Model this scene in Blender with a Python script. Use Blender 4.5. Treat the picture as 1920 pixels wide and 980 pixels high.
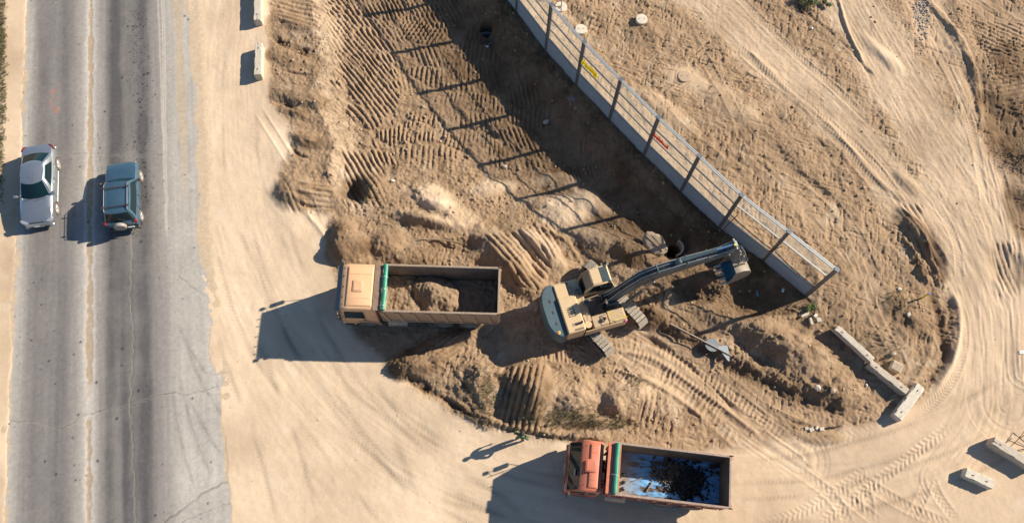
import bpy, bmesh, math, random
import numpy as np
from mathutils import Vector, Matrix, noise as mnoise

for o in list(bpy.data.objects):
    bpy.data.objects.remove(o, do_unlink=True)
sc = bpy.context.scene
COL = sc.collection

# ------------------------------------------------------------------ camera, sky, sun, exposure
PW, PH = 1920.0, 980.0
FPX = 1550.0                       # focal length in photo pixels
NAD = (912.0, 1060.0)              # where verticals converge in the photo (the nadir)
CH = 42.5                          # drone height
_z = -Vector(((NAD[0] - PW / 2) / FPX, -(NAD[1] - PH / 2) / FPX, -1.0)).normalized()
_x = (Vector((1, 0, 0)) - _z * _z.x).normalized()
_y = _z.cross(_x)
RW = Matrix((_x, _y, _z))          # camera vector -> world vector
cam_data = bpy.data.cameras.new('camera')
cam_data.sensor_width = 36.0
cam_data.lens = FPX / PW * 36.0
cam_data.clip_start = 0.5
cam_data.clip_end = 3000.0
cam = bpy.data.objects.new('camera', cam_data)
cam.matrix_world = Matrix.Translation((0, 0, CH)) @ RW.to_4x4()
COL.objects.link(cam)
sc.camera = cam


def P(px, py, z=0.0):
    """world point at height z seen at photo pixel (px, py)"""
    r = RW @ Vector(((px - PW / 2) / FPX, -(py - PH / 2) / FPX, -1.0))
    t = (CH - z) / -r.z
    return Vector((r.x * t, r.y * t, z))


SUN_EL = math.radians(31.0)
_sd = (P(977, 818) - P(893, 849)).normalized()     # ground direction towards the sun
SUN_AZ = math.atan2(_sd.y, _sd.x)
sun_vec = Vector((math.cos(SUN_AZ) * math.cos(SUN_EL), math.sin(SUN_AZ) * math.cos(SUN_EL), math.sin(SUN_EL)))
world = bpy.data.worlds.new('World')
sc.world = world
world.use_nodes = True
wn = world.node_tree
sky = wn.nodes.new('ShaderNodeTexSky')
sky.sky_type = 'NISHITA'
sky.sun_disc = False
sky.sun_elevation = SUN_EL
sky.sun_rotation = math.pi / 2 - SUN_AZ
sky.air_density = 1.0
sky.dust_density = 0.2
sky.ozone_density = 4.0
wn.links.new(sky.outputs[0], wn.nodes['Background'].inputs[0])
wn.nodes['Background'].inputs[1].default_value = 0.068
sd_ = bpy.data.lights.new('sun', 'SUN')
sd_.energy = 4.9
sd_.angle = math.radians(0.7)
sd_.color = (1.0, 0.90, 0.75)
sun = bpy.data.objects.new('sun', sd_)
sun.rotation_euler = sun_vec.to_track_quat('Z', 'Y').to_euler()
sun.location = (0, 0, 60)
COL.objects.link(sun)
sc.view_settings.view_transform = 'Standard'
sc.view_settings.look = 'None'
sc.view_settings.exposure = 0.80
sc.view_settings.gamma = 1.0
sc.view_settings.use_curve_mapping = False
sc.render.engine = 'CYCLES'
sc.cycles.max_bounces = 6
sc.cycles.transparent_max_bounces = 12
rng = np.random.default_rng(7)
random.seed(11)


# ------------------------------------------------------------------ helpers: tags, materials, meshes
def tag(o, label=None, cat=None, group=None, kind=None):
    if label: o['label'] = label
    if cat: o['category'] = cat
    if group: o['group'] = group
    if kind: o['kind'] = kind
    return o


def empty(name, loc=(0, 0, 0), rz=0.0, label=None, cat=None, group=None):
    o = bpy.data.objects.new(name, None)
    o.empty_display_size = 0.3
    o.location = loc
    o.rotation_euler = (0, 0, rz)
    COL.objects.link(o)
    return tag(o, label, cat, group)


def N(nt, t, **kw):
    n = nt.nodes.new(t)
    for k, v in kw.items():
        if k.startswith('i_'):
            n.inputs[k[2:].replace('_', ' ')].default_value = v
        else:
            setattr(n, k, v)
    return n


MATS = {}


def mat(name, col, rough=0.5, metal=0.0, var=0.12, scale=6.0, bump=0.0, bscale=60.0, dust=0.0, dustcol=(0.42, 0.32, 0.22), coat=0.0, spec=None):
    """painted / metal / plastic surface with patchy variation and settled dust"""
    if name in MATS: return MATS[name]
    m = bpy.data.materials.new(name)
    m.use_nodes = True
    nt = m.node_tree
    b = nt.nodes['Principled BSDF']
    b.inputs['Roughness'].default_value = rough
    b.inputs['Metallic'].default_value = metal
    if coat: b.inputs['Coat Weight'].default_value = coat; b.inputs['Coat Roughness'].default_value = 0.08
    if spec is not None: b.inputs['Specular IOR Level'].default_value = spec
    tc = N(nt, 'ShaderNodeTexCoord')
    n1 = N(nt, 'ShaderNodeTexNoise'); n1.inputs['Scale'].default_value = scale; n1.inputs['Detail'].default_value = 8; n1.inputs['Roughness'].default_value = 0.65
    nt.links.new(tc.outputs['Object'], n1.inputs['Vector'])
    mr = N(nt, 'ShaderNodeMapRange'); mr.inputs['From Min'].default_value = 0.3; mr.inputs['From Max'].default_value = 0.7
    mr.inputs['To Min'].default_value = 1 - var; mr.inputs['To Max'].default_value = 1 + var
    nt.links.new(n1.outputs['Fac'], mr.inputs['Value'])
    mx = N(nt, 'ShaderNodeVectorMath', operation='SCALE'); mx.inputs[0].default_value = col[:3]
    nt.links.new(mr.outputs[0], mx.inputs['Scale'])
    out = mx.outputs[0]
    if dust > 0:
        n2 = N(nt, 'ShaderNodeTexNoise'); n2.inputs['Scale'].default_value = scale * 0.35; n2.inputs['Detail'].default_value = 10; n2.inputs['Roughness'].default_value = 0.7
        nt.links.new(tc.outputs['Object'], n2.inputs['Vector'])
        r2 = N(nt, 'ShaderNodeMapRange'); r2.inputs['From Min'].default_value = 0.38; r2.inputs['From Max'].default_value = 0.72
        r2.inputs['To Min'].default_value = dust * 0.35; r2.inputs['To Max'].default_value = min(1, dust * 1.5)
        nt.links.new(n2.outputs['Fac'], r2.inputs['Value'])
        mm = N(nt, 'ShaderNodeMix', data_type='RGBA')
        nt.links.new(r2.outputs[0], mm.inputs['Factor']); nt.links.new(out, mm.inputs['A'])
        mm.inputs['B'].default_value = (*dustcol, 1)
        out = mm.outputs['Result']
        rr = N(nt, 'ShaderNodeMapRange'); rr.inputs['To Min'].default_value = rough; rr.inputs['To Max'].default_value = 0.9
        nt.links.new(r2.outputs[0], rr.inputs['Value']); nt.links.new(rr.outputs[0], b.inputs['Roughness'])
    nt.links.new(out, b.inputs['Base Color'])
    if bump > 0:
        n3 = N(nt, 'ShaderNodeTexNoise'); n3.inputs['Scale'].default_value = bscale; n3.inputs['Detail'].default_value = 5
        nt.links.new(tc.outputs['Object'], n3.inputs['Vector'])
        bp = N(nt, 'ShaderNodeBump'); bp.inputs['Strength'].default_value = 1.0; bp.inputs['Distance'].default_value = bump
        nt.links.new(n3.outputs['Fac'], bp.inputs['Height']); nt.links.new(bp.outputs[0], b.inputs['Normal'])
    MATS[name] = m
    return m


def smooth(me, ang=35):
    me.polygons.foreach_set('use_smooth', [True] * len(me.polygons))
    try: me.set_sharp_from_angle(angle=math.radians(ang))
    except Exception: pass


class MB:
    """mesh builder: several primitives joined into one mesh"""
    def __init__(s): s.bm = bmesh.new()

    def _add(s, tmp, M=None):
        if M is not None: bmesh.ops.transform(tmp, matrix=M, verts=tmp.verts)
        me = bpy.data.meshes.new('tmp'); tmp.to_mesh(me); tmp.free()
        s.bm.from_mesh(me); bpy.data.meshes.remove(me)
        return s

    def box(s, x0, x1, y0, y1, z0, z1, bev=0.0, M=None, seg=1):
        t = bmesh.new()
        bmesh.ops.create_cube(t, size=1)
        for v in t.verts:
            v.co = Vector(((x0 + x1) / 2 + v.co.x * (x1 - x0), (y0 + y1) / 2 + v.co.y * (y1 - y0), (z0 + z1) / 2 + v.co.z * (z1 - z0)))
        if bev > 0: bmesh.ops.bevel(t, geom=list(t.edges), offset=bev, segments=seg, affect='EDGES', profile=0.5)
        return s._add(t, M)

    def prism(s, pts, a, b, axis='y', bev=0.0, M=None):
        """closed 2D outline extruded from a to b along axis; pts are (x,z) for y, (y,z) for x, (x,y) for z"""
        t = bmesh.new()
        def mk(p, q):
            return {'y': (p[0], q, p[1]), 'x': (q, p[0], p[1]), 'z': (p[0], p[1], q)}[axis]
        A = [t.verts.new(mk(p, a)) for p in pts]; B = [t.verts.new(mk(p, b)) for p in pts]
        n = len(pts)
        t.faces.new(A); t.faces.new(B[::-1])
        for i in range(n): t.faces.new((A[i], B[i], B[(i + 1) % n], A[(i + 1) % n]))
        bmesh.ops.recalc_face_normals(t, faces=t.faces)
        if bev > 0: bmesh.ops.bevel(t, geom=list(t.edges), offset=bev, segments=1, affect='EDGES')
        return s._add(t, M)

    def tube(s, pts, r, seg=8, cap=True, M=None):
        pts = [Vector(p) for p in pts]
        rs = r if isinstance(r, (list, tuple)) else [r] * len(pts)
        t = bmesh.new(); rings = []
        for i, p in enumerate(pts):
            d = (pts[min(i + 1, len(pts) - 1)] - pts[max(i - 1, 0)]).normalized()
            u = d.cross(Vector((0, 0, 1)))
            if u.length < 0.05: u = d.cross(Vector((0, 1, 0)))
            u.normalize(); w = d.cross(u)
            rings.append([t.verts.new(p + (u * math.cos(a) + w * math.sin(a)) * rs[i]) for a in [2 * math.pi * k / seg for k in range(seg)]])
        for i in range(len(rings) - 1):
            for k in range(seg): t.faces.new((rings[i][k], rings[i][(k + 1) % seg], rings[i + 1][(k + 1) % seg], rings[i + 1][k]))
        if cap: t.faces.new(rings[0][::-1]); t.faces.new(rings[-1])
        bmesh.ops.recalc_face_normals(t, faces=t.faces)
        return s._add(t, M)

    def lathe(s, prof, seg=24, M=None, axis='z'):
        """profile [(r, h)...] revolved"""
        t = bmesh.new(); rings = []
        for r, h in prof:
            if r < 1e-5: rings.append([t.verts.new((0, 0, h))] * seg); continue
            rings.append([t.verts.new((r * math.cos(2 * math.pi * k / seg), r * math.sin(2 * math.pi * k / seg), h)) for k in range(seg)])
        for i in range(len(rings) - 1):
            for k in range(seg):
                f = [rings[i][k], rings[i][(k + 1) % seg], rings[i + 1][(k + 1) % seg], rings[i + 1][k]]
                g = []
                for v in f:
                    if v not in g: g.append(v)
                if len(g) > 2: t.faces.new(g)
        bmesh.ops.recalc_face_normals(t, faces=t.faces)
        if axis == 'y': R = Matrix.Rotation(math.pi / 2, 4, 'X'); M = (M @ R) if M is not None else R
        if axis == 'x': R = Matrix.Rotation(math.pi / 2, 4, 'Y'); M = (M @ R) if M is not None else R
        return s._add(t, M)

    def loft(s, secs, cap=True, M=None, closed=True):
        t = bmesh.new()
        R = [[t.verts.new(p) for p in q] for q in secs]
        n = len(R[0])
        for i in range(len(R) - 1):
            for k in range(n if closed else n - 1):
                try: t.faces.new((R[i][k], R[i][(k + 1) % n], R[i + 1][(k + 1) % n], R[i + 1][k]))
                except ValueError: pass
        if cap and closed: t.faces.new(R[0][::-1]); t.faces.new(R[-1])
        bmesh.ops.remove_doubles(t, verts=t.verts, dist=1e-5)
        bmesh.ops.recalc_face_normals(t, faces=t.faces)
        return s._add(t, M)

    def quad(s, pts, th=0.01, M=None):
        """a slab of thickness th whose outer face is the polygon pts"""
        t = bmesh.new()
        p = [Vector(q) for q in pts]
        n = (p[1] - p[0]).cross(p[2] - p[0]).normalized()
        A = [t.verts.new(q) for q in p]; B = [t.verts.new(q - n * th) for q in p]
        t.faces.new(A); t.faces.new(B[::-1])
        for i in range(len(p)): t.faces.new((A[i], B[i], B[(i + 1) % len(p)], A[(i + 1) % len(p)]))
        bmesh.ops.recalc_face_normals(t, faces=t.faces)
        return s._add(t, M)

    def build(s, name, m, parent=None, sm=35, sub=0, bev=0.0):
        me = bpy.data.meshes.new(name)
        s.bm.to_mesh(me); s.bm.free()
        if sm: smooth(me, sm)
        me.materials.append(m)
        o = bpy.data.objects.new(name, me)
        COL.objects.link(o)
        if parent is not None: o.parent = parent
        if bev:
            md = o.modifiers.new('bevel', 'BEVEL'); md.width = bev; md.segments = 2; md.limit_method = 'ANGLE'
        if sub:
            md = o.modifiers.new('sub', 'SUBSURF'); md.levels = sub; md.render_levels = sub
        return o


def bool_cut(o, cutter_mb):
    """cut a shape out of o for good; the cutter is deleted"""
    c = cutter_mb.build('cutter', MATS['dark_rubber'], None, 0)
    md = o.modifiers.new('cut', 'BOOLEAN'); md.operation = 'DIFFERENCE'; md.object = c; md.solver = 'EXACT'
    # cutter must share o's space: o has no transform of its own while built
    par = o.parent; o.parent = None
    dg = bpy.context.evaluated_depsgraph_get(); dg.update()
    me = bpy.data.meshes.new_from_object(o.evaluated_get(dg))
    o.modifiers.clear(); old = o.data; o.data = me; me.name = o.name
    bpy.data.meshes.remove(old); bpy.data.objects.remove(c, do_unlink=True)
    while len(me.materials) > 1: me.materials.pop(index=len(me.materials) - 1)
    me.polygons.foreach_set('material_index', [0] * len(me.polygons))
    o.parent = par
    return o


def copy_tree(o, parent=None):
    c = o.copy(); COL.objects.link(c); c.parent = parent
    for ch in list(o.children): copy_tree(ch, c)
    return c


mat('dark_rubber', (0.03, 0.03, 0.032), 0.85, var=0.2, dust=0.25)

# ------------------------------------------------------------------ the terrain: one sheet, height and soil kinds computed in numpy
_tab = {}


def vn(X, Y, s, seed=0):
    """smooth value noise, 0..1, feature size s metres"""
    if seed not in _tab: _tab[seed] = np.random.default_rng(seed + 100).random((256, 256)).astype(np.float32)
    T = _tab[seed]
    x = X / s + 1000.37; y = Y / s + 1000.71
    xi = np.floor(x).astype(np.int64); yi = np.floor(y).astype(np.int64)
    fx = x - xi; fy = y - yi
    fx = fx * fx * (3 - 2 * fx); fy = fy * fy * (3 - 2 * fy)
    a = T[yi & 255, xi & 255]; b = T[yi & 255, (xi + 1) & 255]
    c = T[(yi + 1) & 255, xi & 255]; d = T[(yi + 1) & 255, (xi + 1) & 255]
    return (a * (1 - fx) + b * fx) * (1 - fy) + (c * (1 - fx) + d * fx) * fy


def fbm(X, Y, s, o=4, seed=0, g=0.5):
    r = 0; a = 1; t = 0
    for i in range(o):
        r = r + a * vn(X, Y, s / 2 ** i, seed + i * 7); t += a; a *= g
    return r / t


def ss(a, b, x):
    t = np.clip((x - a) / (b - a), 0, 1)
    return t * t * (3 - 2 * t)


def pxl(pts, z=0.0):
    return np.array([P(p[0], p[1], z)[:2] for p in pts])


def pline(X, Y, poly, maxd):
    """distance, arclength and side to a polyline, only inside its bounding box"""
    x0, y0 = poly.min(0) - maxd; x1, y1 = poly.max(0) + maxd
    sel = (X >= x0) & (X <= x1) & (Y >= y0) & (Y <= y1)
    xs = X[sel]; ys = Y[sel]
    D = np.full(xs.shape, 1e9); S = np.zeros(xs.shape); G = np.zeros(xs.shape); acc = 0
    for a, b in zip(poly[:-1], poly[1:]):
        d = b - a; L = np.hypot(*d)
        if L < 1e-6: continue
        u = d / L
        t = np.clip((xs - a[0]) * u[0] + (ys - a[1]) * u[1], 0, L)
        qx = xs - a[0] - t * u[0]; qy = ys - a[1] - t * u[1]
        dd = np.hypot(qx, qy); m = dd < D
        D[m] = dd[m]; S[m] = acc + t[m]; G[m] = (np.sign(u[0] * qy - u[1] * qx) * dd)[m]
        acc += L
    return sel, D, S, G, acc


def curve(pts, n=8):
    """Catmull-Rom through photo points, returned in world metres"""
    p = pxl(pts); p = np.vstack([2 * p[0] - p[1], p, 2 * p[-1] - p[-2]]); out = []
    for i in range(1, len(p) - 2):
        for k in range(n):
            t = k / n
            out.append(0.5 * ((2 * p[i]) + (-p[i - 1] + p[i + 1]) * t + (2 * p[i - 1] - 5 * p[i] + 4 * p[i + 1] - p[i + 2]) * t * t + (-p[i - 1] + 3 * p[i] - 3 * p[i + 1] + p[i + 2]) * t ** 3))
    out.append(p[-2])
    return np.array(out)


def inpoly(X, Y, poly):
    c = np.zeros(X.shape, bool); j = len(poly) - 1
    for i in range(len(poly)):
        xi, yi = poly[i]; xj, yj = poly[j]
        if yi != yj:
            c ^= ((yi > Y) != (yj > Y)) & (X < (xj - xi) * (Y - yi) / (yj - yi) + xi)
        j = i
    return c


# road frame: centre joint of the carriageway
RA = P(172, -60); RB = P(163, 1040)
RU = (RA - RB).normalized()                       # along the road, up the picture
RV = Vector((RU.y, -RU.x, 0))                     # to the right of it
ROAD_L, ROAD_R = -5.3, 8.2


def roadco(X, Y):
    return (X - RB.x) * RV.x + (Y - RB.y) * RV.y, (X - RB.x) * RU.x + (Y - RB.y) * RU.y


# edges of the asphalt in road coordinates (offset from joint as a function of distance along it)
def edge_tab(pts):
    q = sorted([(roadco(*P(a, b)[:2])[1], roadco(*P(a, b)[:2])[0]) for a, b in pts])
    return np.array([i[0] for i in q]), np.array([i[1] for i in q])


ER = edge_tab([(352, -40), (362, 100), (366, 230), (374, 300), (372, 400), (378, 500), (392, 570), (404, 680), (420, 760), (432, 850), (437, 920), (436, 1020)])
EL = edge_tab([(48, -40), (46, 100), (42, 200), (36, 300), (30, 420), (28, 520), (22, 620), (14, 760), (8, 900), (4, 1020)])

# fence line (photo pixels of the post tops; their height is FH)
FH = 4.2
FTOP = [(974, -66), (1033.9, 9.8), (1095.8, 79.6), (1164.4, 149.4), (1235.1, 220.6), (1311.4, 292.7), (1390.8, 366.1), (1479.6, 434.7), (1569.4, 505.6)]
FP = [P(a, b, FH) for a, b in FTOP]
for _i in range(3): FP.insert(0, FP[0] + (FP[0] - FP[1]))
FP = [Vector((p.x, p.y, 0)) for p in FP]
FL = np.array([p[:2] for p in FP])


def pline_full(X, Y, poly):
    return pline(X, Y, poly, 1e6)


def terrain(X, Y):
    sh = X.shape
    Z = np.zeros(sh)
    loose = np.full(sh, 0.55)            # how clod-strewn the soil is
    pale = np.zeros(sh)                  # dry compacted dust, and the sunlit pit slope painted lighter
    dark = np.zeros(sh)                  # soil darkening: damp ground, darker patches, shade painted along fence, berm and prints
    grass = np.zeros(sh)
    u, v = roadco(X, Y)
    warp = (fbm(X, Y, 1.5, 3, 3) - 0.5)
    # --- compacted yard beside the road and at the bottom of the picture
    yard = pxl([(-400, -300), (500, -300), (508, 60), (516, 150), (512, 190), (545, 240), (552, 275), (535, 320), (522, 360), (560, 392), (622, 402), (612, 445), (618, 480), (640, 520),
                (660, 600), (700, 640), (745, 690), (800, 735), (860, 775), (930, 800), (1000, 818), (1080, 828), (1180, 838), (1300, 842), (1420, 838), (1520, 815), (1640, 790), (1735, 735), (1790, 640), (1810, 540),
                (1850, 520), (2200, 560), (2400, 1500), (-400, 1500)])
    sel, D, S, G, L = pline_full(X, Y, np.vstack([yard, yard[:1]]))
    ins = inpoly(X, Y, yard)
    sdy = np.where(ins, D.reshape(sh), -D.reshape(sh)) + warp * 0.7
    yf = ss(-0.15, 0.45, sdy)
    pale = np.maximum(pale, yf * (0.92 - 0.3 * ss(4, 12, sdy) * ss(8, 20, X)))
    loose *= (1 - yf)
    dark += 0.12 * (1 - yf)
    # --- pit between the yard and the fence
    west = curve([(575, -140), (578, -20), (590, 60), (592, 150), (604, 220), (625, 270), (614, 330), (640, 372), (662, 402)])
    south = curve([(662, 402), (740, 425), (850, 450), (980, 470), (1100, 490), (1200, 505), (1290, 540), (1380, 580), (1470, 590), (1520, 568)])
    pit = np.vstack([west, south[1:], FL[::-1]])
    inp = inpoly(X, Y, pit)
    _, dw, sw_, gw, _ = pline_full(X, Y, west); _, dsth, _, _, _ = pline_full(X, Y, south); _, df, sf, gf, lf = pline_full(X, Y, FL)
    dw = dw.reshape(sh); dsth = dsth.reshape(sh); df = df.reshape(sh); gf = gf.reshape(sh); sf = sf.reshape(sh); sw_ = sw_.reshape(sh)
    dwj = np.maximum(dw + (vn(X * 0 + sw_, X * 0, 0.35, 21) - 0.5) * 0.5 + warp * 0.5, 0)
    pf = ss(0, 1.7, dwj) * ss(0.2, 5.0, dsth) * ss(0.25, 2.6, df + warp * 0.4)
    pf = np.where(inp, pf, 0)
    Z -= 1.2 * pf * (.45 + .55 * ss(9.5, 4.0, df))
    dark += np.where(inp, .72 * ss(7.4, 3.4, df + warp * 4) , 0) * ss(0, .3, pf + .25)  # damp soil, with the fence's shadow deepened in its colour
    loose = np.where(inp, 0.85, loose)
    slope_w = np.where(inp, ss(0.0, 0.15, dwj) * ss(2.2, 0.9, dwj), 0)
    pale += slope_w * 0.45  # sunlit east-facing slope lightened in the soil colour
    # yard side rim of the slope a little raised
    rim = np.exp(-(dw / 0.35) ** 2) * ss(-.2, .4, fbm(X, Y, .8, 2, 9) - .3)
    Z += rim * 0.10 * (sw_ > 0.1) * ss(0.2, 2, dsth)

    # --- mounds and hollows: (px, py, rx m, ry m, rot deg, height, dark, pale, loose)
    blobs = [
        (572, 188, 1.5, .55, -12, .28, .25, 0, .5), (560, 215, 1.1, .35, -20, .18, .4, 0, .6), (575, 262, 1.2, .6, -15, .30, .4, 0, .7), (572, 362, 1.6, .9, 0, .42, .2, 0, .4),
        (548, 40, 1.2, .5, -25, .2, .3, 0, .5), (540, 110, 1.3, .5, -15, .14, .3, 0, .5),
        (668, 372, .9, .9, 0, -.7, .75, 0, .9), (700, 365, 1.1, .9, -40, .5, .3, 0, .7),
        (655, 460, 1.3, 1.0, -30, .75, .35, 0, .7), (645, 478, .6, .4, -30, .3, .9, 0, .5), (640, 425, .8, .5, 0, .35, .3, 0, .6),
        (715, 455, 1.3, .7, 20, .45, .35, 0, .8), (790, 425, 2.0, .45, -12, .55, .1, .2, .4), (845, 418, 1.4, .8, -25, .38, -.3, .30, .3), (820, 385, 1.3, .7, -10, .3, -.2, .4, .2),
        (850, 465, 1.7, .5, 5, -.3, .35, 0, .6), (770, 480, 2.0, .5, 0, .3, .25, 0, .8), (900, 480, 1.2, .5, 10, .25, .2, 0, .5),
        (950, 480, 1.9, 1.0, -48, .65, .25, .1, .3), (1005, 455, 1.6, .6, -45, .5, .0, .3, .3), (985, 530, 1.6, .7, -30, .35, .3, 0, .5),
        (1060, 405, 1.6, 1.0, 15, .3, -.4, .75, .2), (1045, 340, 1.2, .5, 0, .2, -.2, .5, .2), (1110, 385, 1.1, .7, -30, .25, -.2, .5, .3), (930, 360, 1.4, .5, 10, .2, 0, .45, .3),
        (1010, 385, 1.6, .5, 5, .3, 0, .2, .5), (760, 350, 1.5, .8, -20, .15, .1, .2, .8),
        (1130, 445, 1.6, .6, -20, .35, -.1, .35, .5), (1185, 470, .8, .6, 0, .4, .2, 0, .9), (1215, 425, 1.3, .45, 0, -.15, .4, 0, .5), (1300, 480, 1.0, .6, 20, .35, .1, 0, .9),
        (1268, 455, 1.15, 1.0, 0, -.75, .6, 0, .5), (1090, 480, .9, .6, 0, -.2, .2, 0, .6),
        (1235, 545, 1.6, .9, 10, .55, .25, 0, 1.0), (1310, 545, 1.5, .7, 5, -.6, .95, 0, 1.0), (1400, 560, 1.8, 1.0, 25, -.5, .7, 0, .7), (1330, 515, 1.6, .5, 8, .3, .4, 0, .9), (1195, 590, 1.2, .6, -10, .35, .5, 0, .9),
        (1380, 605, 2.2, .8, -18, .35, .1, .1, .7), (1450, 640, 2.0, .9, -25, .55, .15, 0, .7), (1270, 600, 1.6, .5, -20, .3, .4, 0, .8),
        (1500, 680, 2.5, 1.2, -25, .65, .15, 0, .6), (1570, 735, 1.6, .7, -15, .45, .2, 0, .7), (1610, 580, 3.0, 1.8, 0, .25, .2, 0, .5), (1660, 640, 2.4, 1.6, 0, .45, .25, 0, .6),
        (985, 738, 1.15, 1.75, -10, .85, .5, 0, .5), (985, 720, .5, .5, 0, .1, .2, 0, .4), (905, 735, 1.3, 1.4, 20, .45, .1, .05, .8), (1080, 745, 2.6, 1.3, 0, .6, .1, .05, .6), (1180, 750, 1.8, 1.0, -10, .4, .05, .1, .5),
        (880, 690, 1.8, 1.0, 20, .35, .15, .1, .7), (800, 672, 1.8, .8, 15, .45, .8, 0, 1.0), (765, 690, .9, .5, 20, .3, .8, 0, 1.0), (850, 635, 1.5, .5, 10, .35, .6, 0, .6), (900, 600, 1.0, .6, 10, .3, .3, .1, .4),
        (1090, 790, 2.2, .35, 0, .2, .2, 0, .6), (1230, 740, 1.4, .9, -20, .15, 0, .1, .4),
        (1710, 590, 1.4, 1.2, 0, .25, .45, 0, .7), (1720, 440, 1.5, .6, -60, .35, .5, 0, .5), (1760, 610, .35, 1.9, 3, -.24, .8, 0, .4), (1752, 470, .4, 1.3, 12, -.2, .6, 0, .5),
        (1890, 500, .9, 1.3, 15, -.2, .45, -.3, .2), (1905, 240, 1.8, 2.6, 0, -.25, .85, -.5, .6), (1900, 110, 1.2, 1.2, 0, .1, .6, -.3, .5), (1912, 400, .8, 1.6, 0, -.1, .7, -.5, .5), (1860, 200, .6, 1.6, 10, -.1, .5, -.3, .4), (1850, 130, 1.2, .9, 0, .2, .35, 0, .6), (1800, 60, .8, 2.5, -10, .15, .1, 0, .6),  # right-edge patches coloured darker
        (1285, 143, 1.2, .8, -20, .08, -.3, .4, -.3), (1360, 190, 2.0, 1.0, -40, .12, -.2, .35, .1), (1240, 200, 2.4, .5, -40, .15, 0, .3, .1), (1330, 275, 1.5, .8, 0, .12, .2, 0, .6), (1400, 210, 1.5, .5, 20, .15, 0, .2, .3),
        (1215, 60, 1.4, 1.2, 0, .15, .2, 0, .7), (1095, 35, 1.6, .8, -40, .12, .2, 0, .4), (1500, 300, 2.5, .8, -45, .12, .15, 0, .5), (1560, 500, 1.6, 1.0, 0, .12, .25, 0, .5), (1700, 340, 1.0, .5, -50, .15, .3, 0, .4),
        (1540, 820, 1.5, .3, 0, .1, .1, 0, .4), (1650, 100, 1.8, .5, -55, .15, -.1, .2, .1), (915, 75, .7, .6, 0, -.6, .6, 0, .4),
    ]
    for (bx, by, rx, ry, rot, h, dk, pl, ls) in blobs:
        zb = -1.2 if (by < 430 and 640 < bx < 1150) else 0.0
        c = P(bx, by, zb); a = math.radians(rot)
        R = max(rx, ry) * 2.2
        sel = (abs(X - c.x) < R) & (abs(Y - c.y) < R)
        if not sel.any(): continue
        xs = X[sel] - c.x; ys = Y[sel] - c.y
        wv = warp[sel]
        p = (xs * math.cos(a) + ys * math.sin(a)) / rx; q = (-xs * math.sin(a) + ys * math.cos(a)) / ry
        d = np.sqrt(p * p + q * q) + wv * 0.9
        f = ss(1.35, 0.15, d)
        Z[sel] += h * f; g = ss(1.4, .7, d)
        dark[sel] += dk * g; pale[sel] += pl * g; loose[sel] = loose[sel] * (1 - g * .7) + ls * g * .7
        if h > 0: pale[sel] = pale[sel] * (1 - (0 if pl > 0 else .85) * g)
    # --- ridges and ruts: (points, half width m, height, dark, jag)
    lines = [
        ([(1200, 592), (1300, 628), (1400, 682), (1500, 728), (1600, 765)], .45, .30, .25, 1), ([(1215, 606), (1300, 645), (1395, 700), (1490, 742), (1590, 778)], .30, -.07, .6, 1),  # second line paints the berm's cast shadow along its foot
        ([(1680, 380), (1720, 430), (1752, 500), (1768, 545)], .22, .25, .5, 1), ([(1690, 440), (1725, 500), (1745, 545)], .2, .22, .5, 1), ([(1700, 400), (1745, 470), (1770, 540)], .15, -.22, .9, 1),
        ([(1770, 545), (1782, 600), (1768, 670), (1735, 725)], .2, -.14, .35, 1), ([(1790, 545), (1800, 610), (1784, 680), (1750, 735)], .16, .12, .0, 0), ([(1745, 560), (1748, 620), (1735, 680), (1700, 730)], .18, .10, 0, 0),
        ([(750, 700), (820, 740), (880, 778), (930, 798)], .15, -.18, .7, 1), ([(845, 755), (900, 785), (960, 800), (1040, 815), (1150, 822)], .22, .22, .2, 1), ([(930, 803), (985, 812), (1060, 824), (1140, 832)], .12, -.12, .7, 1),
        ([(840, 690), (880, 735), (905, 780)], .15, -.15, .5, 1), ([(560, 385), (600, 430), (640, 500)], .12, .05, .1, 0),
        ([(1110, 690), (1180, 700), (1260, 740), (1330, 790)], .14, .12, 0, 0), ([(1190, 625), (1260, 660), (1330, 720), (1390, 780)], .12, -.12, .4, 1), ([(1140, 655), (1230, 675), (1330, 745), (1430, 820)], .15, .10, 0, 0),
        ([(1480, -10), (1520, 30), (1590, 90), (1640, 150)], .15, -.12, .5, 1), ([(1570, -10), (1590, 60), (1620, 120)], .12, .14, .1, 0), ([(1730, -10), (1790, 60), (1830, 150), (1840, 260)], .14, .12, .3, 1),
        ([(1500, 430), (1530, 500), (1525, 600), (1490, 640)], .2, .08, .1, 0), ([(1700, 380), (1640, 330), (1560, 240), (1480, 170), (1400, 90)], .2, .08, .05, 0),
        ([(508, 60), (520, 75), (560, 95), (592, 105)], .12, -.14, .6, 1), ([(520, 185), (560, 210), (590, 214)], .14, -.16, .6, 1), ([(520, 130), (560, 140), (592, 143)], .08, -.08, .5, 0), ([(545, 360), (575, 372), (600, 374)], .12, -.13, .4, 0), ([(545, 375), (575, 388), (605, 390)], .1, -.1, .4, 0), ([(545, 340), (570, 352), (612, 362)], .1, -.1, .4, 0), ([(535, 260), (560, 290), (590, 296)], .12, -.13, .6, 1),
        ([(1050, 190), (1130, 270), (1240, 380), (1350, 470)], .3, .15, .2, 1), ([(1010, 420), (1060, 450), (1090, 490)], .12, .12, 0, 0), ([(1660, 690), (1600, 720), (1560, 700)], .2, .1, .1, 0),
    ]
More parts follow.
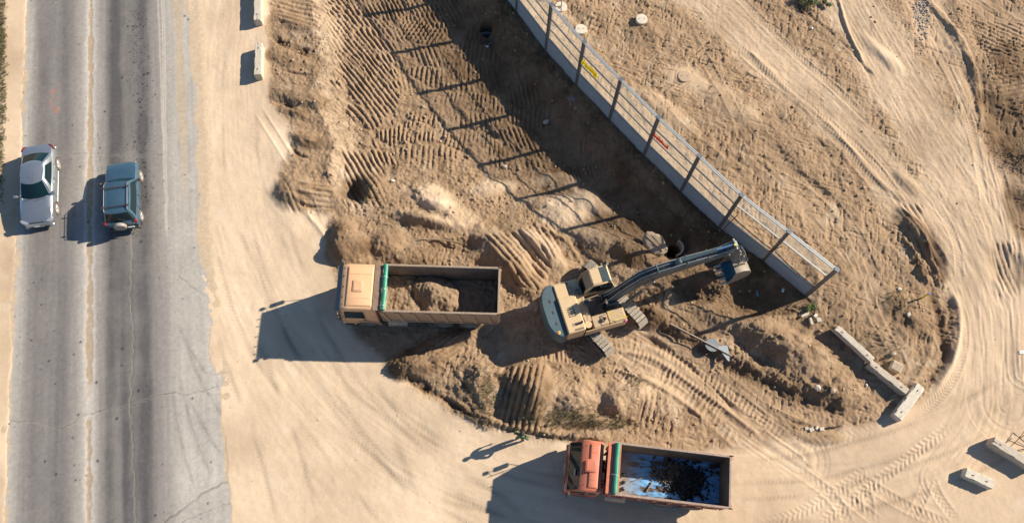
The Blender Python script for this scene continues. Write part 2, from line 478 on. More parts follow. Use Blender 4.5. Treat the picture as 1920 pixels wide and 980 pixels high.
    for pts, w, h, dk, jag in lines:
        c = curve(pts)
        sel, D, S, G, L = pline(X, Y, c, w * 3 + .5)
        Dj = np.maximum(D + (warp[sel] * 0.5 if jag else 0), 0)
        e = ss(0, 0.8, S) * ss(0, 0.8, L - S)
        f = np.exp(-(Dj / w) ** 2) * e * (0.6 + 0.8 * vn(X[sel], Y[sel], .5, 33) if jag else 1)
        Z[sel] += h * f; dark[sel] += dk * f; loose[sel] += (0.5 * f if jag else 0)
        if dk > .3: pale[sel] *= 1 - .6 * f
    # --- driven lanes with long streaks: (points, half width, streak height, pale, seed)
    lanes = [
        ([(1270, -60), (1420, 80), (1560, 210), (1680, 340), (1790, 470), (1850, 620), (1840, 780), (1760, 900)], 2.1, .026, .75, 1), ([(1560, -60), (1640, 80), (1740, 250), (1830, 400), (1880, 560), (1890, 760)], 2.8, .032, .85, 2),
        ([(1700, -60), (1790, 120), (1870, 330), (1910, 520), (1920, 700)], 1.6, .045, .35, 3), ([(1950, 60), (1870, 20), (1780, -40)], 1.4, .05, .2, 3), ([(440, -60), (420, 150), (440, 380), (520, 600), (640, 760), (820, 880), (1100, 960)], 2.8, .007, .1, 4),
        ([(1990, 690), (1800, 800), (1600, 870), (1350, 890), (1100, 880)], 2.4, .010, .12, 5), ([(1180, 640), (1290, 700), (1400, 790), (1500, 860)], 1.6, .05, .25, 6), ([(1500, 350), (1600, 480), (1640, 600), (1690, 690)], 1.2, .05, .1, 8),
    ]
    for pts, w, h, pl, sd in lanes:
        c = curve(pts)
        sel, D, S, G, L = pline(X, Y, c, w + .5)
        e = ss(w, w * .45, D + warp[sel] * 1.2)
        st = .7 * vn(G * 1.0 + 50, S / 22.0, .34, 40 + sd) + .9 * vn(G + 90, S / 9.0, .12, 50 + sd) - .8
        Z[sel] += h * st * e - .04 * e
        pale[sel] = pale[sel] + e * pl + e * .18 * st; loose[sel] *= 1 - .75 * e
    # --- tyre and caterpillar prints: (points, width, pitch, depth, chevron)
    treads = [
        ([(1215, 640), (1300, 690), (1400, 760), (1480, 830)], .5, .26, .045, 0), ([(1130, 650), (1200, 665), (1290, 720), (1370, 790)], .55, .24, .05, 0), ([(1080, 640), (1150, 690), (1210, 740)], .5, .22, .045, 0), ([(1200, 615), (1320, 655), (1440, 745), (1560, 800)], .5, .24, .035, 1),
        ([(1210, 685), (1270, 725), (1350, 800), (1400, 840)], .55, .34, .05, 0), ([(1530, 985), (1640, 905), (1740, 830), (1790, 790)], .5, .30, .055, 1), ([(1560, 905), (1610, 950), (1660, 990)], .5, .3, .05, 1), ([(1600, 890), (1700, 950), (1790, 990)], .5, .28, .05, 1),
        ([(1480, 870), (1560, 930), (1600, 1000)], .5, .3, .045, 1), ([(1630, 985), (1625, 930), (1590, 890)], .45, .3, .045, 1), ([(1700, 985), (1730, 930), (1745, 880)], .45, .26, .045, 1), ([(1800, 985), (1760, 930), (1740, 880)], .45, .26, .045, 1),
        ([(1420, 860), (1540, 830), (1660, 800)], .5, .3, .03, 1), ([(1310, 20), (1430, 130), (1530, 210), (1640, 310), (1700, 400)], .5, .22, .04, 1), ([(1370, -20), (1480, 90), (1570, 170), (1650, 250)], .45, .22, .03, 1), ([(1510, 190), (1600, 300), (1670, 380)], .5, .22, .04, 1),
        ([(1750, 80), (1800, 180), (1830, 280), (1850, 400)], .45, .22, .035, 1), ([(1800, 560), (1808, 640), (1780, 720), (1720, 780)], .45, .2, .04, 1), ([(1745, 360), (1790, 450), (1800, 540)], .4, .22, .035, 1), ([(1870, 300), (1900, 420), (1910, 560)], .4, .22, .03, 1),
        ([(600, 430), (560, 330), (480, 200)], .4, .25, .008, 1), ([(1420, 985), (1500, 960), (1560, 925), (1640, 870)], .5, .28, .04, 1), ([(1640, 520), (1600, 430), (1530, 350), (1440, 300)], .5, .22, .03, 1), ([(930, 655), (1030, 665), (1130, 680)], .6, .22, .04, 0), ([(1290, 60), (1350, 160), (1400, 260)], .5, .24, .03, 1), ([(1180, 120), (1290, 230), (1380, 300)], .5, .24, .03, 1),
    ]
    for pts, w, pitch, h, chev in treads:
        c = curve(pts)
        sel, D, S, G, L = pline(X, Y, c, w)
        e = ss(w * .62, w * .5, D) * ss(0, 1.2, S) * ss(0, 1.2, L - S) * ss(.25, .5, fbm(X[sel], Y[sel], 1.3, 2, 61) + .05)
        ph = (S + (np.abs(G) * .6 if chev else G * .12) + (.5 * pitch * (G > 0) if chev else 0)) / pitch * 2 * np.pi
        h = h * (.46 if chev else .9) * (.5 + vn(X[sel], Y[sel], .7, 63))
        Z[sel] += e * (-.02 + h * (0.5 + 0.5 * np.cos(ph + 1.2 * (vn(X[sel], Y[sel], .4, 64) - .5))) ** 1.4)
        b = np.exp(-((D - w * .6) / .09) ** 2) * ss(0, 1.2, S) * ss(0, 1.2, L - S)
        Z[sel] += .018 * b; loose[sel] *= 1 - .7 * e
    # --- bucket and track rakes: (polygon px, direction in px, pitch, depth)
    rakes = [
        ([(600, -40), (700, -40), (740, 60), (760, 200), (720, 240), (655, 200), (622, 120)], (.75, 1), .27, .12), ([(690, -60), (860, -60), (880, 40), (800, 90), (740, 90)], (.45, 1), .27, .10),
        ([(640, 290), (720, 310), (728, 400), (660, 405)], (.6, 1), .3, .14), ([(895, 440), (985, 430), (1040, 500), (1010, 550), (960, 540)], (.8, 1), .34, .15), ([(990, 420), (1040, 415), (1065, 480), (1030, 500)], (.5, 1), .3, .10),
        ([(945, 685), (1030, 680), (1010, 810), (935, 805)], (-.25, 1), .32, .17), ([(1190, 740), (1230, 735), (1240, 800), (1200, 805)], (-.2, 1), .3, .08), ([(525, 340), (560, 340), (570, 400), (540, 400)], (.5, 1), .3, .08), ([(560, 340), (618, 345), (618, 395), (565, 395)], (1, .05), .3, .09),
        ([(1680, 380), (1730, 380), (1775, 540), (1740, 550)], (.4, 1), .3, .08), ([(1820, 30), (1925, 40), (1925, 110), (1850, 100)], (1, .55), .3, .08), ([(1850, 110), (1925, 130), (1925, 200), (1860, 180)], (1, -.2), .3, .08),
        ([(770, 640), (870, 620), (840, 690), (760, 700)], (-1, .75), .24, .08), ([(510, 0), (600, -10), (600, 60), (520, 50)], (1, .3), .32, .07),
        ([(1860, 450), (1905, 450), (1915, 560), (1870, 560)], (.15, 1), .3, .07),
    ]
    for poly, dr, pitch, h in rakes:
        zb = -1.3 if (poly[0][1] < 330 and 590 < poly[0][0] < 1200) else 0
        pp = pxl(poly, zb); c0 = pp.mean(0)
        sel, D, S, G, L = pline(X, Y, np.vstack([pp, pp[:1]]), .8)
        ii = inpoly(X[sel], Y[sel], pp)
        sd = np.where(ii, D, -D) + warp[sel] * .6
        e = ss(-.1, .3, sd)
        a = math.atan2(-dr[1], dr[0]); nx, ny = -math.sin(a), math.cos(a)
        t = (X[sel] - c0[0]) * nx + (Y[sel] - c0[1]) * ny + warp[sel] * .10
        prof = np.abs(np.sin(t / pitch * np.pi)) ** 0.8
        Z[sel] += e * (prof - .6) * h; loose[sel] = loose[sel] * (1 - .4 * e) + .25 * e * (1 - prof)
        dark[sel] += e * .25 * (1 - prof)  # troughs coloured darker than the ridges
    # --- pit floor covered in overlapping track prints (jittered cells, each with its own heading)
    cand = inp & (pf > .25) & (df > 1.5)
    xs = X[cand]; ys = Y[cand]
    if xs.size:
        r2 = np.random.default_rng(5)
        gx, gy = np.meshgrid(np.arange(-22, 22, 3.0), np.arange(8, 42, 1.55))
        sx = (gx + r2.uniform(-1.2, 1.2, gx.shape)).ravel(); sy = (gy + r2.uniform(-.45, .45, gx.shape)).ravel()
        k = (sx > xs.min() - 4) & (sx < xs.max() + 4) & (sy > ys.min() - 3) & (sy < ys.max() + 3); sx = sx[k]; sy = sy[k]
        ang = r2.normal(0, .22, sx.size); phs = r2.uniform(0, 6.3, sx.size); amp = r2.uniform(.45, 1.2, sx.size); pit_ = r2.uniform(.24, .34, sx.size)
        best = np.full(xs.shape, 1e9); sec = np.full(xs.shape, 1e9); idx = np.zeros(xs.shape, int)
        wx = xs + (fbm(xs, ys, 1.0, 2, 71) - .5) * .42; wy = ys + (fbm(xs, ys, 1.0, 2, 75) - .5) * .42
        for i in range(sx.size):
            d = ((wx - sx[i]) / 3.2) ** 2 + ((wy - sy[i] + (wx - sx[i]) * .12) / 1.5) ** 2
            m = d < best
            sec = np.where(m, best, np.minimum(sec, d)); best = np.where(m, d, best); idx[m] = i
        edge = ss(0.0, 0.25, np.sqrt(sec) - np.sqrt(best))
        xl = P(700, 150, -1.5).x; xr = P(900, 150, -1.5).x
        base = math.radians(-52) + math.radians(-30) * ss(xl, xr, xs) + math.radians(-6) * ss(xr, xr + 5, xs)
        a = base * 0 + (math.radians(-50) - math.radians(34) * ss(xl - 2, xr - 3.2, xs) - math.radians(8) * ss(xr, xr + 6, xs)) + ang[idx]
        t = -(xs - sx[idx]) * np.sin(a) + (ys - sy[idx]) * np.cos(a) + .05 * (xs - sx[idx]) * (ys - sy[idx]) + (warp[cand]) * .06
        prof = np.abs(np.cos(t / pit_[idx] * np.pi + phs[idx])) ** .85
        fade = ss(.25, .6, pf[cand]) * ss(.32, .50, fbm(xs, ys, 1.7, 3, 81)) * ss(1.2, 2.4, df[cand])
        low = P(900, 330, -1.5).y; fade = fade * ss(low - 1.5, low + 1.0, ys + (fbm(xs, ys, 2, 2, 83) - .5) * 2)
        brk = ss(.34, .52, fbm(xs, ys, .5, 3, 85)) * .85 + .15
        Z[cand] += fade * ((prof - .6) * .175 * amp[idx] * (.2 + .8 * edge) * brk - .06 * (1 - edge)) + .05 * fade * (fbm(xs, ys, .16, 2, 87) - .5)
        dark[cand] += fade * .38 * (1 - prof); loose[cand] = loose[cand] * (1 - .25 * fade)  # shade of the print troughs painted into the colour
    # --- broad and fine unevenness
    wild = np.clip(loose, 0, 1)
    near = ss(90, 45, np.hypot(X, Y - 17))
    Z += (fbm(X, Y, 5, 3, 11) - .5) * .22 * (1 - ss(-1, 1, sdy)) + (fbm(X, Y, 1.1, 4, 12) - .5) * .24 * wild * (1 - .55 * ss(-.5, .5, gf * -1) * (df > 0) * (~inp))
    Z += (fbm(X, Y, .35, 3, 14) - .5) * (.02 + .13 * wild) + (fbm(X, Y, 4, 2, 16) - .5) * .03 * yf
    Z += (fbm(X, Y, .13, 2, 15) - .5) * (.004 + .075 * wild)
    rd = 1 - np.abs(fbm(X, Y, .55, 3, 18) * 2 - 1)
    Z += (rd - .75) * .11 * wild
    dark += .55 * wild * ss(.52, .30, fbm(X, Y, .35, 3, 14)) * ss(.35, .6, fbm(X, Y, 1.6, 3, 17))  # low spots coloured darker
    # crumbled lumps: distance to the nearest of jittered points, two sizes
    for cs, am, sd_w in ((.26, .075, 0), (.13, .045, 1)):
        wz = (wild > .18) & (X > -20) & (np.abs(Y - 17) < 19) & (X < 36)
        xs_, ys_ = X[wz] / cs, Y[wz] / cs; xi, yi = np.floor(xs_).astype(int), np.floor(ys_).astype(int); dm = np.full(xs_.shape, 9.0)
        vn(np.zeros(1), np.zeros(1), 1, 500 + sd_w); vn(np.zeros(1), np.zeros(1), 1, 510 + sd_w); TA, TB = _tab[500 + sd_w], _tab[510 + sd_w]
        for oi in (-1, 0, 1):
            for oj in (-1, 0, 1):
                a_, b_ = (xi + oi) & 255, (yi + oj) & 255; dm = np.minimum(dm, (xi + oi + TA[b_, a_] - xs_) ** 2 + (yi + oj + TB[b_, a_] - ys_) ** 2)
        Z[wz] += am * (.55 - np.sqrt(dm)) * np.clip(wild[wz], 0, 1) * ss(.30, .58, vn(X[wz], Y[wz], 1.4, 520 + sd_w) + .12)
    # north-east field: trampled hummocks
    ne = (~inp) & (X > FL[:, 0].min()) & (sdy < 0)
    nef = ne * ss(.3, 1.2, df) * (1 - np.clip(pale, 0, 1))
    Z += nef * ((fbm(X + .4 * Y, (Y - .4 * X) * 1.0, .8, 3, 25) - .5) * .13)
    for q, (ca, sa) in enumerate(((.8, .6), (.2, .98), (.95, -.3))):
        sc_ = vn((X * ca + Y * sa) / 5, -X * sa + Y * ca, .11, 300 + q); Z -= nef * .045 * ss(.66, .82, sc_) * ss(.42, .6, vn(X, Y, 1.1, 310 + q))
    # --- manhole shafts are cut in steep
    for (hx, hy, r, dep, zz) in [(1266, 464, .44, 1.5, -.5), (912, 68, .45, 1.2, -1.9)]:
        c = P(hx, hy, zz); d = np.hypot(X - c.x, Y - c.y)
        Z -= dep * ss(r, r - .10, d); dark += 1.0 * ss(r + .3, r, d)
    # --- the carriageway lies in a shallow bed; sand spills over its ragged edges
    er = np.interp(v, *ER); el = np.interp(v, *EL)
    jr = (fbm(X, Y * .6, 1.0, 4, 90) - .5) * .9; jl = (fbm(X, Y * .4, .8, 3, 94) - .5) * .4
    bed = ss(0.0, .35, er + jr - u) * ss(0.0, .25, u - el - jl)
    spill = ss(1.2, 0, er + jr - u) * ss(.2, .4, 1.0)
    Z = Z * (1 - bed) - .055 * bed + .006 * (1 - bed)
    left = ss(0, .6, el - u)
    loose = np.where(u < el - 1.1, .35 * ss(-1.1, -1.8, u - el), loose); grass += ss(-1.1, -1.7, u - el + jl) * .7
    dark += ss(-1.0, -1.6, u - el) * .2
    pale = np.where(u < el, .75 * ss(-1.6, -.9, u - el), pale)
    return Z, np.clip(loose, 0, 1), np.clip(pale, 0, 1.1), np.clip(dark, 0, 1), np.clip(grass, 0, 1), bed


def axis(lo, hi, step, far, growth=1.35, fine_lo=None, mid=None):
    a = list(np.arange(lo, hi + 1e-6, step)); s = step; x = a[-1]; r = []
    while x < far: s *= growth; x += s; r.append(x)
    s = step; x = a[0]; l = []
    while x > -far: s *= growth; x -= s; l.append(x)
    return np.array(l[::-1] + a + r)


GX0, GX1, GY0, GY1, GS = -34.0, 34.5, 0.2, 34.6, 0.042
gx = np.concatenate([np.arange(GX0, -20.5, .12), np.arange(-20.5, GX1, GS)])
_r = axis(0, .001, .12, 420, 1.4)
_r = _r[_r > .01]
gx = np.concatenate([GX0 - _r[::-1], gx, GX1 + _r]); gy = np.concatenate([GY0 - _r[::-1], np.arange(GY0, GY1, GS), GY1 + _r])
X, Y = np.meshgrid(gx, gy)
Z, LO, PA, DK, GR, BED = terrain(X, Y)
# clods: rounded lumps stamped into the sheet where the soil is loose
r3 = np.random.default_rng(3)
ncl = 90000
cx = r3.uniform(-19, 34, ncl); cy = r3.uniform(GY0, GY1, ncl)
ix = np.searchsorted(gx, cx); iy = np.searchsorted(gy, cy)
keep = (r3.random(ncl) < (LO[iy, ix] ** 1.6) * .8 * (1 - .85 * ((cy > np.interp(cx, FL[::1, 0], FL[::1, 1])) | (cx > FL[:, 0].max()))) * (0.25 + 0.9 * ss(.35, .65, fbm(cx, cy, 1.3, 3, 120)))) & (BED[iy, ix] < .2)
cx, cy, ix, iy = cx[keep], cy[keep], ix[keep], iy[keep]
cr = .028 + .03 * r3.random(cx.size) + .06 * r3.random(cx.size) ** 9
for k in range(cx.size):
    n = int(cr[k] / GS) + 2
    ys = slice(iy[k] - n, iy[k] + n + 1); xs = slice(ix[k] - n, ix[k] + n + 1)
    d2 = ((X[ys, xs] - cx[k]) ** 2 + (Y[ys, xs] - cy[k]) ** 2 * 1.2) / cr[k] ** 2
    Z[ys, xs] += np.sqrt(np.maximum(0, 1 - d2)) * cr[k] * .62


def ground_z(x, y):
    i = min(max(np.searchsorted(gx, x), 1), len(gx) - 1); j = min(max(np.searchsorted(gy, y), 1), len(gy) - 1)
    return float(Z[j, i])


def grid_object(name, gx, gy, X, Y, Z, cols, m, drop=None, alpha=None):
    ny, nx = X.shape
    me = bpy.data.meshes.new(name)
    co = np.stack([X, Y, Z], -1).astype(np.float32).reshape(-1, 3)
    i = (np.arange(ny - 1)[:, None] * nx + np.arange(nx - 1)[None, :])
    q = np.stack([i, i + 1, i + nx + 1, i + nx], -1).reshape(-1, 4)
    if drop is not None: q = q[~drop.reshape(-1)]
    me.vertices.add(len(co)); me.vertices.foreach_set('co', co.ravel())
    me.loops.add(q.size); me.loops.foreach_set('vertex_index', q.ravel().astype(np.int32))
    me.polygons.add(len(q)); me.polygons.foreach_set('loop_start', np.arange(0, q.size, 4, dtype=np.int32))
    me.update(calc_edges=True)
    me.polygons.foreach_set('use_smooth', np.ones(len(q), bool))
    at = me.color_attributes.new('albedo', 'FLOAT_COLOR', 'POINT')
    c4 = np.ones((len(co), 4), np.float32); c4[:, :3] = cols.reshape(-1, 3)
    if alpha is not None: c4[:, 3] = alpha.ravel()
    at.data.foreach_set('color', c4.ravel())
    me.materials.append(m)
    o = bpy.data.objects.new(name, me); COL.objects.link(o)
    return o


def lerp(a, b, t): return a * (1 - t[..., None]) + np.array(b) * t[..., None]


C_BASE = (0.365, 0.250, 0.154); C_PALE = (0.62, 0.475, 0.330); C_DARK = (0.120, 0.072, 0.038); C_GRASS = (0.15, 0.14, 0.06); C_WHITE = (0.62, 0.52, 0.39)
nz1 = fbm(X, Y, 2.5, 5, 130); nz2 = fbm(X, Y, .3, 3, 140); nz3 = fbm(X, Y, .9, 4, 150)
colg = np.ones(X.shape + (3,)) * np.array(C_BASE)
colg = lerp(colg, C_PALE, np.clip(PA + (nz1 - .5) * .6 * (PA > .02), 0, 1) * (1 - .34 * ss(2, 14, X)))
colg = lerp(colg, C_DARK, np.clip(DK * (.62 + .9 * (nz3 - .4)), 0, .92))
colg = lerp(colg, C_WHITE, .28 * ss(.62, .78, nz3) * (1 - np.clip(DK * 1.4, 0, 1)))
colg = lerp(colg, C_GRASS, GR * ss(.45, .6, nz2))
colg *= (1 + (nz1 - .5) * .30 + (nz2 - .5) * .26 * (.15 + LO))[..., None]
# thin paired wheel marks over the yard
for _pts in [[(470, 250), (520, 480), (620, 700), (760, 860), (960, 985)], [(430, 430), (500, 640), (620, 800), (760, 985)], [(560, 640), (640, 760), (800, 880), (1000, 940)], [(640, 690), (760, 840), (900, 910), (1050, 950)], [(440, 620), (500, 780), (560, 985)], [(1380, 900), (1550, 880), (1720, 830), (1900, 740)], [(1380, 940), (1560, 930), (1740, 880), (1915, 800)], [(455, 60), (450, 300), (520, 520)], [(1100, 860), (1000, 850), (860, 800), (700, 690)]]:
    _c = curve(_pts); _sel, _D, _S, _G, _L = pline(X, Y, _c, 1.5); _e = ss(0, 2, _S) * ss(0, 2, _L - _S) * (BED[_sel] < .5) * (LO[_sel] < .3)
    for _o in (-.95, .95):
        _q = np.abs(_G - _o + (vn(_S, _S * 0, 2.5, 430) - .5) * .2); _f = np.exp(-(_q / .13) ** 2) * _e * ss(.25, .6, vn(X[_sel], Y[_sel], 2.2, 431)); _tr = .5 + .5 * np.cos((_S + np.abs(_G - _o) * .7) / .2 * 2 * np.pi)
        colg[_sel] *= (1 - (.13 + .09 * _tr) * _f)[:, None]; Z[_sel] -= .012 * _f * (.4 + .6 * _tr)
# swept streaks on the yard follow the way lorries swing off the road
for _pts, _w, _sd in [([(470, -60), (440, 150), (440, 330), (520, 560), (680, 760), (900, 900), (1200, 985)], 4.2, 1), ([(620, 500), (560, 400), (500, 200), (480, 60)], 1.6, 2), ([(1990, 700), (1700, 860), (1400, 890), (1150, 870), (900, 850), (700, 760), (520, 600)], 2.6, 3), ([(440, 560), (520, 760), (700, 990)], 2.4, 4)]:
    _c = curve(_pts); _sel, _D, _S, _G, _L = pline(X, Y, _c, _w)
    _f = ss(_w, _w * .5, _D) * (BED[_sel] < .5) * PA[_sel]; _n = vn(_G * 1.0 + 50, _S / 16, .22, 400 + _sd) * .6 + vn(_G + 20, _S / 12, .09, 410 + _sd) * .4 - .5
    colg[_sel] *= (1 + .15 * _n * _f)[:, None]; Z[_sel] += .004 * _n * _f * (LO[_sel] < .2)
for _pts in [[(690, 735), (730, 800), (770, 900), (800, 985)], [(780, 745), (810, 820), (850, 900), (900, 985)], [(1000, 985), (900, 900), (800, 850)], [(620, 600), (640, 700), (700, 800), (800, 900)], [(480, 320), (530, 420), (600, 480)]]:
    _c = curve(_pts); _sel, _D, _S, _G, _L = pline(X, Y, _c, .8); _f = np.exp(-(_D / .2) ** 2) * ss(0, 1.5, _S) * ss(0, 1.5, _L - _S) * vn(X[_sel], Y[_sel], .8, 420); colg[_sel] *= (1 - .22 * _f)[:, None]


def soil_mat(name, gscale=38.0, bump=.012, rough=.95, gvar=.28, aw=False):
    m = bpy.data.materials.new(name); m.use_nodes = True; nt = m.node_tree; b = nt.nodes['Principled BSDF']
    b.inputs['Roughness'].default_value = rough; b.inputs['Specular IOR Level'].default_value = .15
    tc = N(nt, 'ShaderNodeTexCoord'); at = N(nt, 'ShaderNodeAttribute', attribute_name='albedo')
    n1 = N(nt, 'ShaderNodeTexNoise'); n1.inputs['Scale'].default_value = gscale; n1.inputs['Detail'].default_value = 4; n1.inputs['Roughness'].default_value = .7
    n2 = N(nt, 'ShaderNodeTexNoise'); n2.inputs['Scale'].default_value = 7; n2.inputs['Detail'].default_value = 6; n2.inputs['Roughness'].default_value = .7
    for n in (n1, n2): nt.links.new(tc.outputs['Object'], n.inputs['Vector'])
    ad = N(nt, 'ShaderNodeMath', operation='ADD'); nt.links.new(n1.outputs['Fac'], ad.inputs[0]); nt.links.new(n2.outputs['Fac'], ad.inputs[1])
    mr = N(nt, 'ShaderNodeMapRange'); mr.inputs['From Min'].default_value = .65; mr.inputs['From Max'].default_value = 1.35
    mr.inputs['To Min'].default_value = 1 - gvar; mr.inputs['To Max'].default_value = 1 + gvar
    nt.links.new(ad.outputs[0], mr.inputs['Value'])
    vs = N(nt, 'ShaderNodeVectorMath', operation='SCALE'); nt.links.new(at.outputs['Color'], vs.inputs[0]); nt.links.new(mr.outputs[0], vs.inputs['Scale'])
    nt.links.new(vs.outputs[0], b.inputs['Base Color'])
    bp = N(nt, 'ShaderNodeBump'); bp.inputs['Distance'].default_value = bump; bp.inputs['Strength'].default_value = 1
    nt.links.new(ad.outputs[0], bp.inputs['Height']); nt.links.new(bp.outputs[0], b.inputs['Normal'])
    if aw:      # loose soil is rough, the compacted yard nearly smooth
        r = N(nt, 'ShaderNodeMapRange'); r.inputs['To Min'].default_value = .12; r.inputs['To Max'].default_value = 1.3
        nt.links.new(at.outputs['Alpha'], r.inputs['Value']); nt.links.new(r.outputs[0], bp.inputs['Strength'])
        r = N(nt, 'ShaderNodeMapRange'); r.inputs['To Min'].default_value = 1 - gvar * .6; r.inputs['To Max'].default_value = 1 - gvar; nt.links.new(at.outputs['Alpha'], r.inputs['Value']); nt.links.new(r.outputs[0], mr.inputs['To Min'])
        r = N(nt, 'ShaderNodeMapRange'); r.inputs['To Min'].default_value = 1 + gvar * .6; r.inputs['To Max'].default_value = 1 + gvar; nt.links.new(at.outputs['Alpha'], r.inputs['Value']); nt.links.new(r.outputs[0], mr.inputs['To Max'])
    return m


M_SOIL = soil_mat('soil', 34, .045, gvar=.16, aw=True)
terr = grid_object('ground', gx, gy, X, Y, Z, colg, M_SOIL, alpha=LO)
tag(terr, 'dry sandy building ground, raked and rutted by machines', 'ground', kind='structure')

# ------------------------------------------------------------------ road
RLEN = (RA - RB).length
ru = np.arange(-6.6, 10.6, .055); rv = np.arange(-3, RLEN + 8, .055)
_far = np.array([1, 3, 7, 15, 30, 60, 120, 240])
rv = np.concatenate([rv[0] - _far[::-1], rv, rv[-1] + _far])
U, Vv = np.meshgrid(ru, rv)
XR = RB.x + U * RV.x + Vv * RU.x; YR = RB.y + U * RV.y + Vv * RU.y
lr = np.interp(Vv, *ER); ll = np.interp(Vv, *EL)


def across(x0, y0, x1, y1):
    """road offset as a function of distance along, from two photo points"""
    a = roadco(*P(x0, y0)[:2]); b = roadco(*P(x1, y1)[:2])
    return a[0] + (Vv - a[1]) / (b[1] - a[1]) * (b[0] - a[0])


def streak(c, w, sd, jag=.0, sc_=6.0):
    d = np.abs(U - c + (fbm(U, Vv, 2, 3, sd) - .5) * jag)
    return np.exp(-(d / w) ** 2) * (.6 + .8 * fbm(U * 2, Vv / 3, 1.0, 5, sd + 3))


cr_ = np.ones(U.shape + (3,)) * np.array((.255, .235, .215))
dkm = .85 * streak(across(212, 0, 205, 980), .40, 201) + 1.05 * streak(across(268, 0, 275, 980), .42, 205) + .6 * streak(across(240, 0, 246, 980), .5, 207) + .5 * streak(across(228, 500, 236, 980), .25, 208)
dkm += .45 * streak(across(85, 0, 62, 980), .55, 209) + .45 * streak(across(128, 0, 110, 980), .5, 211) + .15 * streak(across(105, 0, 90, 980), .8, 213)
fade_top = ss(1.5, .2, np.abs(U - across(240, 0, 246, 980)) - 1.2)
dkm = np.clip(dkm * (.75 + .6 * (fbm(U, Vv, 1.4, 4, 215) - .3)), 0, 1)
cr_ = lerp(cr_, (.080, .076, .079), np.clip(dkm * .95, 0, .88))
# dusty pale shoulders
pl_ = ss(.1, 1.5, U - across(285, 0, 298, 980)) * (.65 + .7 * (fbm(U, Vv, 2.2, 4, 217) - .35)) + .7 * np.exp(-((U - across(168, 0, 163, 980)) / .5) ** 2) + .8 * ss(.9, .0, U - ll)
cr_ = lerp(cr_, (.46, .425, .375), np.clip(pl_, 0, .95))
st = fbm(U * 6, Vv / 5.0, 1.0, 4, 221)
cr_ *= (1 + (st - .5) * .28)[..., None]
# centre joint: pale rim, tan crumbled strip
cj = U - across(170, 0, 166, 980); wj = .06 + .10 * ss(.25, .75, fbm(U * 0 + 3, Vv, 1.1, 4, 223)) + (fbm(U, Vv, .25, 2, 225) - .5) * .16
gap = ss(.30, .40, fbm(U * 0 + 9, Vv, 1.6, 3, 227) + .07)
jt = ss(.05, 0, np.abs(cj) - wj) * gap
cr_ = lerp(cr_, (.50, .455, .40), .7 * ss(.28, .05, np.abs(cj) - wj * gap)); cr_ = lerp(cr_, (.38, .30, .215), jt)
# sand washed over the right shoulder, ragged strip and patches
er2 = lr + (fbm(U * 1.5, Vv * .5, 1.2, 4, 229) - .5) * 1.1
cr_ = lerp(cr_, (.50, .39, .27), np.clip(ss(.16, .0, er2 - U), 0, 1))
s2 = U - across(332, 0, 347, 350); sm = ss(.2, .05, np.abs(s2) - .18 * ss(.3, .7, fbm(U * 0, Vv, 2, 3, 231))) * ss(roadco(*P(340, 370)[:2])[1] - 1, roadco(*P(340, 330)[:2])[1] + 1, Vv)
cr_ = lerp(cr_, (.44, .345, .24), sm * .75)
cr_ = lerp(cr_, (.50, .385, .26), ss(.25, 0, U - ll + (fbm(U, Vv, .5, 3, 233) - .5) * .4))
# pale scratches right of the wheel tracks
for (a, b, c_, d_) in [(296, 0, 312, 440), (308, 60, 314, 450), (303, 0, 308, 300)]:
    e = np.exp(-((U - across(a, b, c_, d_) + (fbm(U * 0, Vv, 1, 2, 235) - .5) * .1) / .045) ** 2) * ss(roadco(*P(c_, d_ + 10)[:2])[1], roadco(*P(c_, d_ - 30)[:2])[1], Vv)
    cr_ = lerp(cr_, (.55, .49, .41), e * .6)
# faint red paint marks, stains, spots of tar
for (sx_, sy_, rx, ry) in [(103, 190, .28, .9), (112, 165, .1, .35), (116, 98, .05, .2)]:
    c = roadco(*P(sx_, sy_)[:2]); d = np.abs(np.hypot((U - c[0] + .3 * (Vv - c[1]) * .5) / rx, (Vv - c[1]) / ry) - .75)
    cr_ = lerp(cr_, (.42, .17, .11), .45 * ss(.3, .1, d) * ss(.4, .55, fbm(U, Vv, .25, 3, 237)))
r4 = np.random.default_rng(9)
for k in range(420):
    if k < 260: c = roadco(*P(262 + r4.normal(0, 12), 20 + 440 * r4.random() ** 1.3)[:2])
    else: c = (r4.uniform(-5, 6), r4.uniform(0, RLEN))
    r = .015 + .05 * r4.random() ** 4
    i = np.searchsorted(ru, c[0]); j = np.searchsorted(rv, c[1]); sl = (slice(max(j - 3, 0), j + 4), slice(max(i - 3, 0), i + 4))
    d = np.hypot(U[sl] - c[0], Vv[sl] - c[1]); cr_[sl] = lerp(cr_[sl], (.03, .03, .04), .8 * ss(r + .03, r, d))
ZR = np.full(U.shape, .0) + (fbm(U, Vv, 3, 3, 241) - .5) * .015 + .03 * jt * -.5
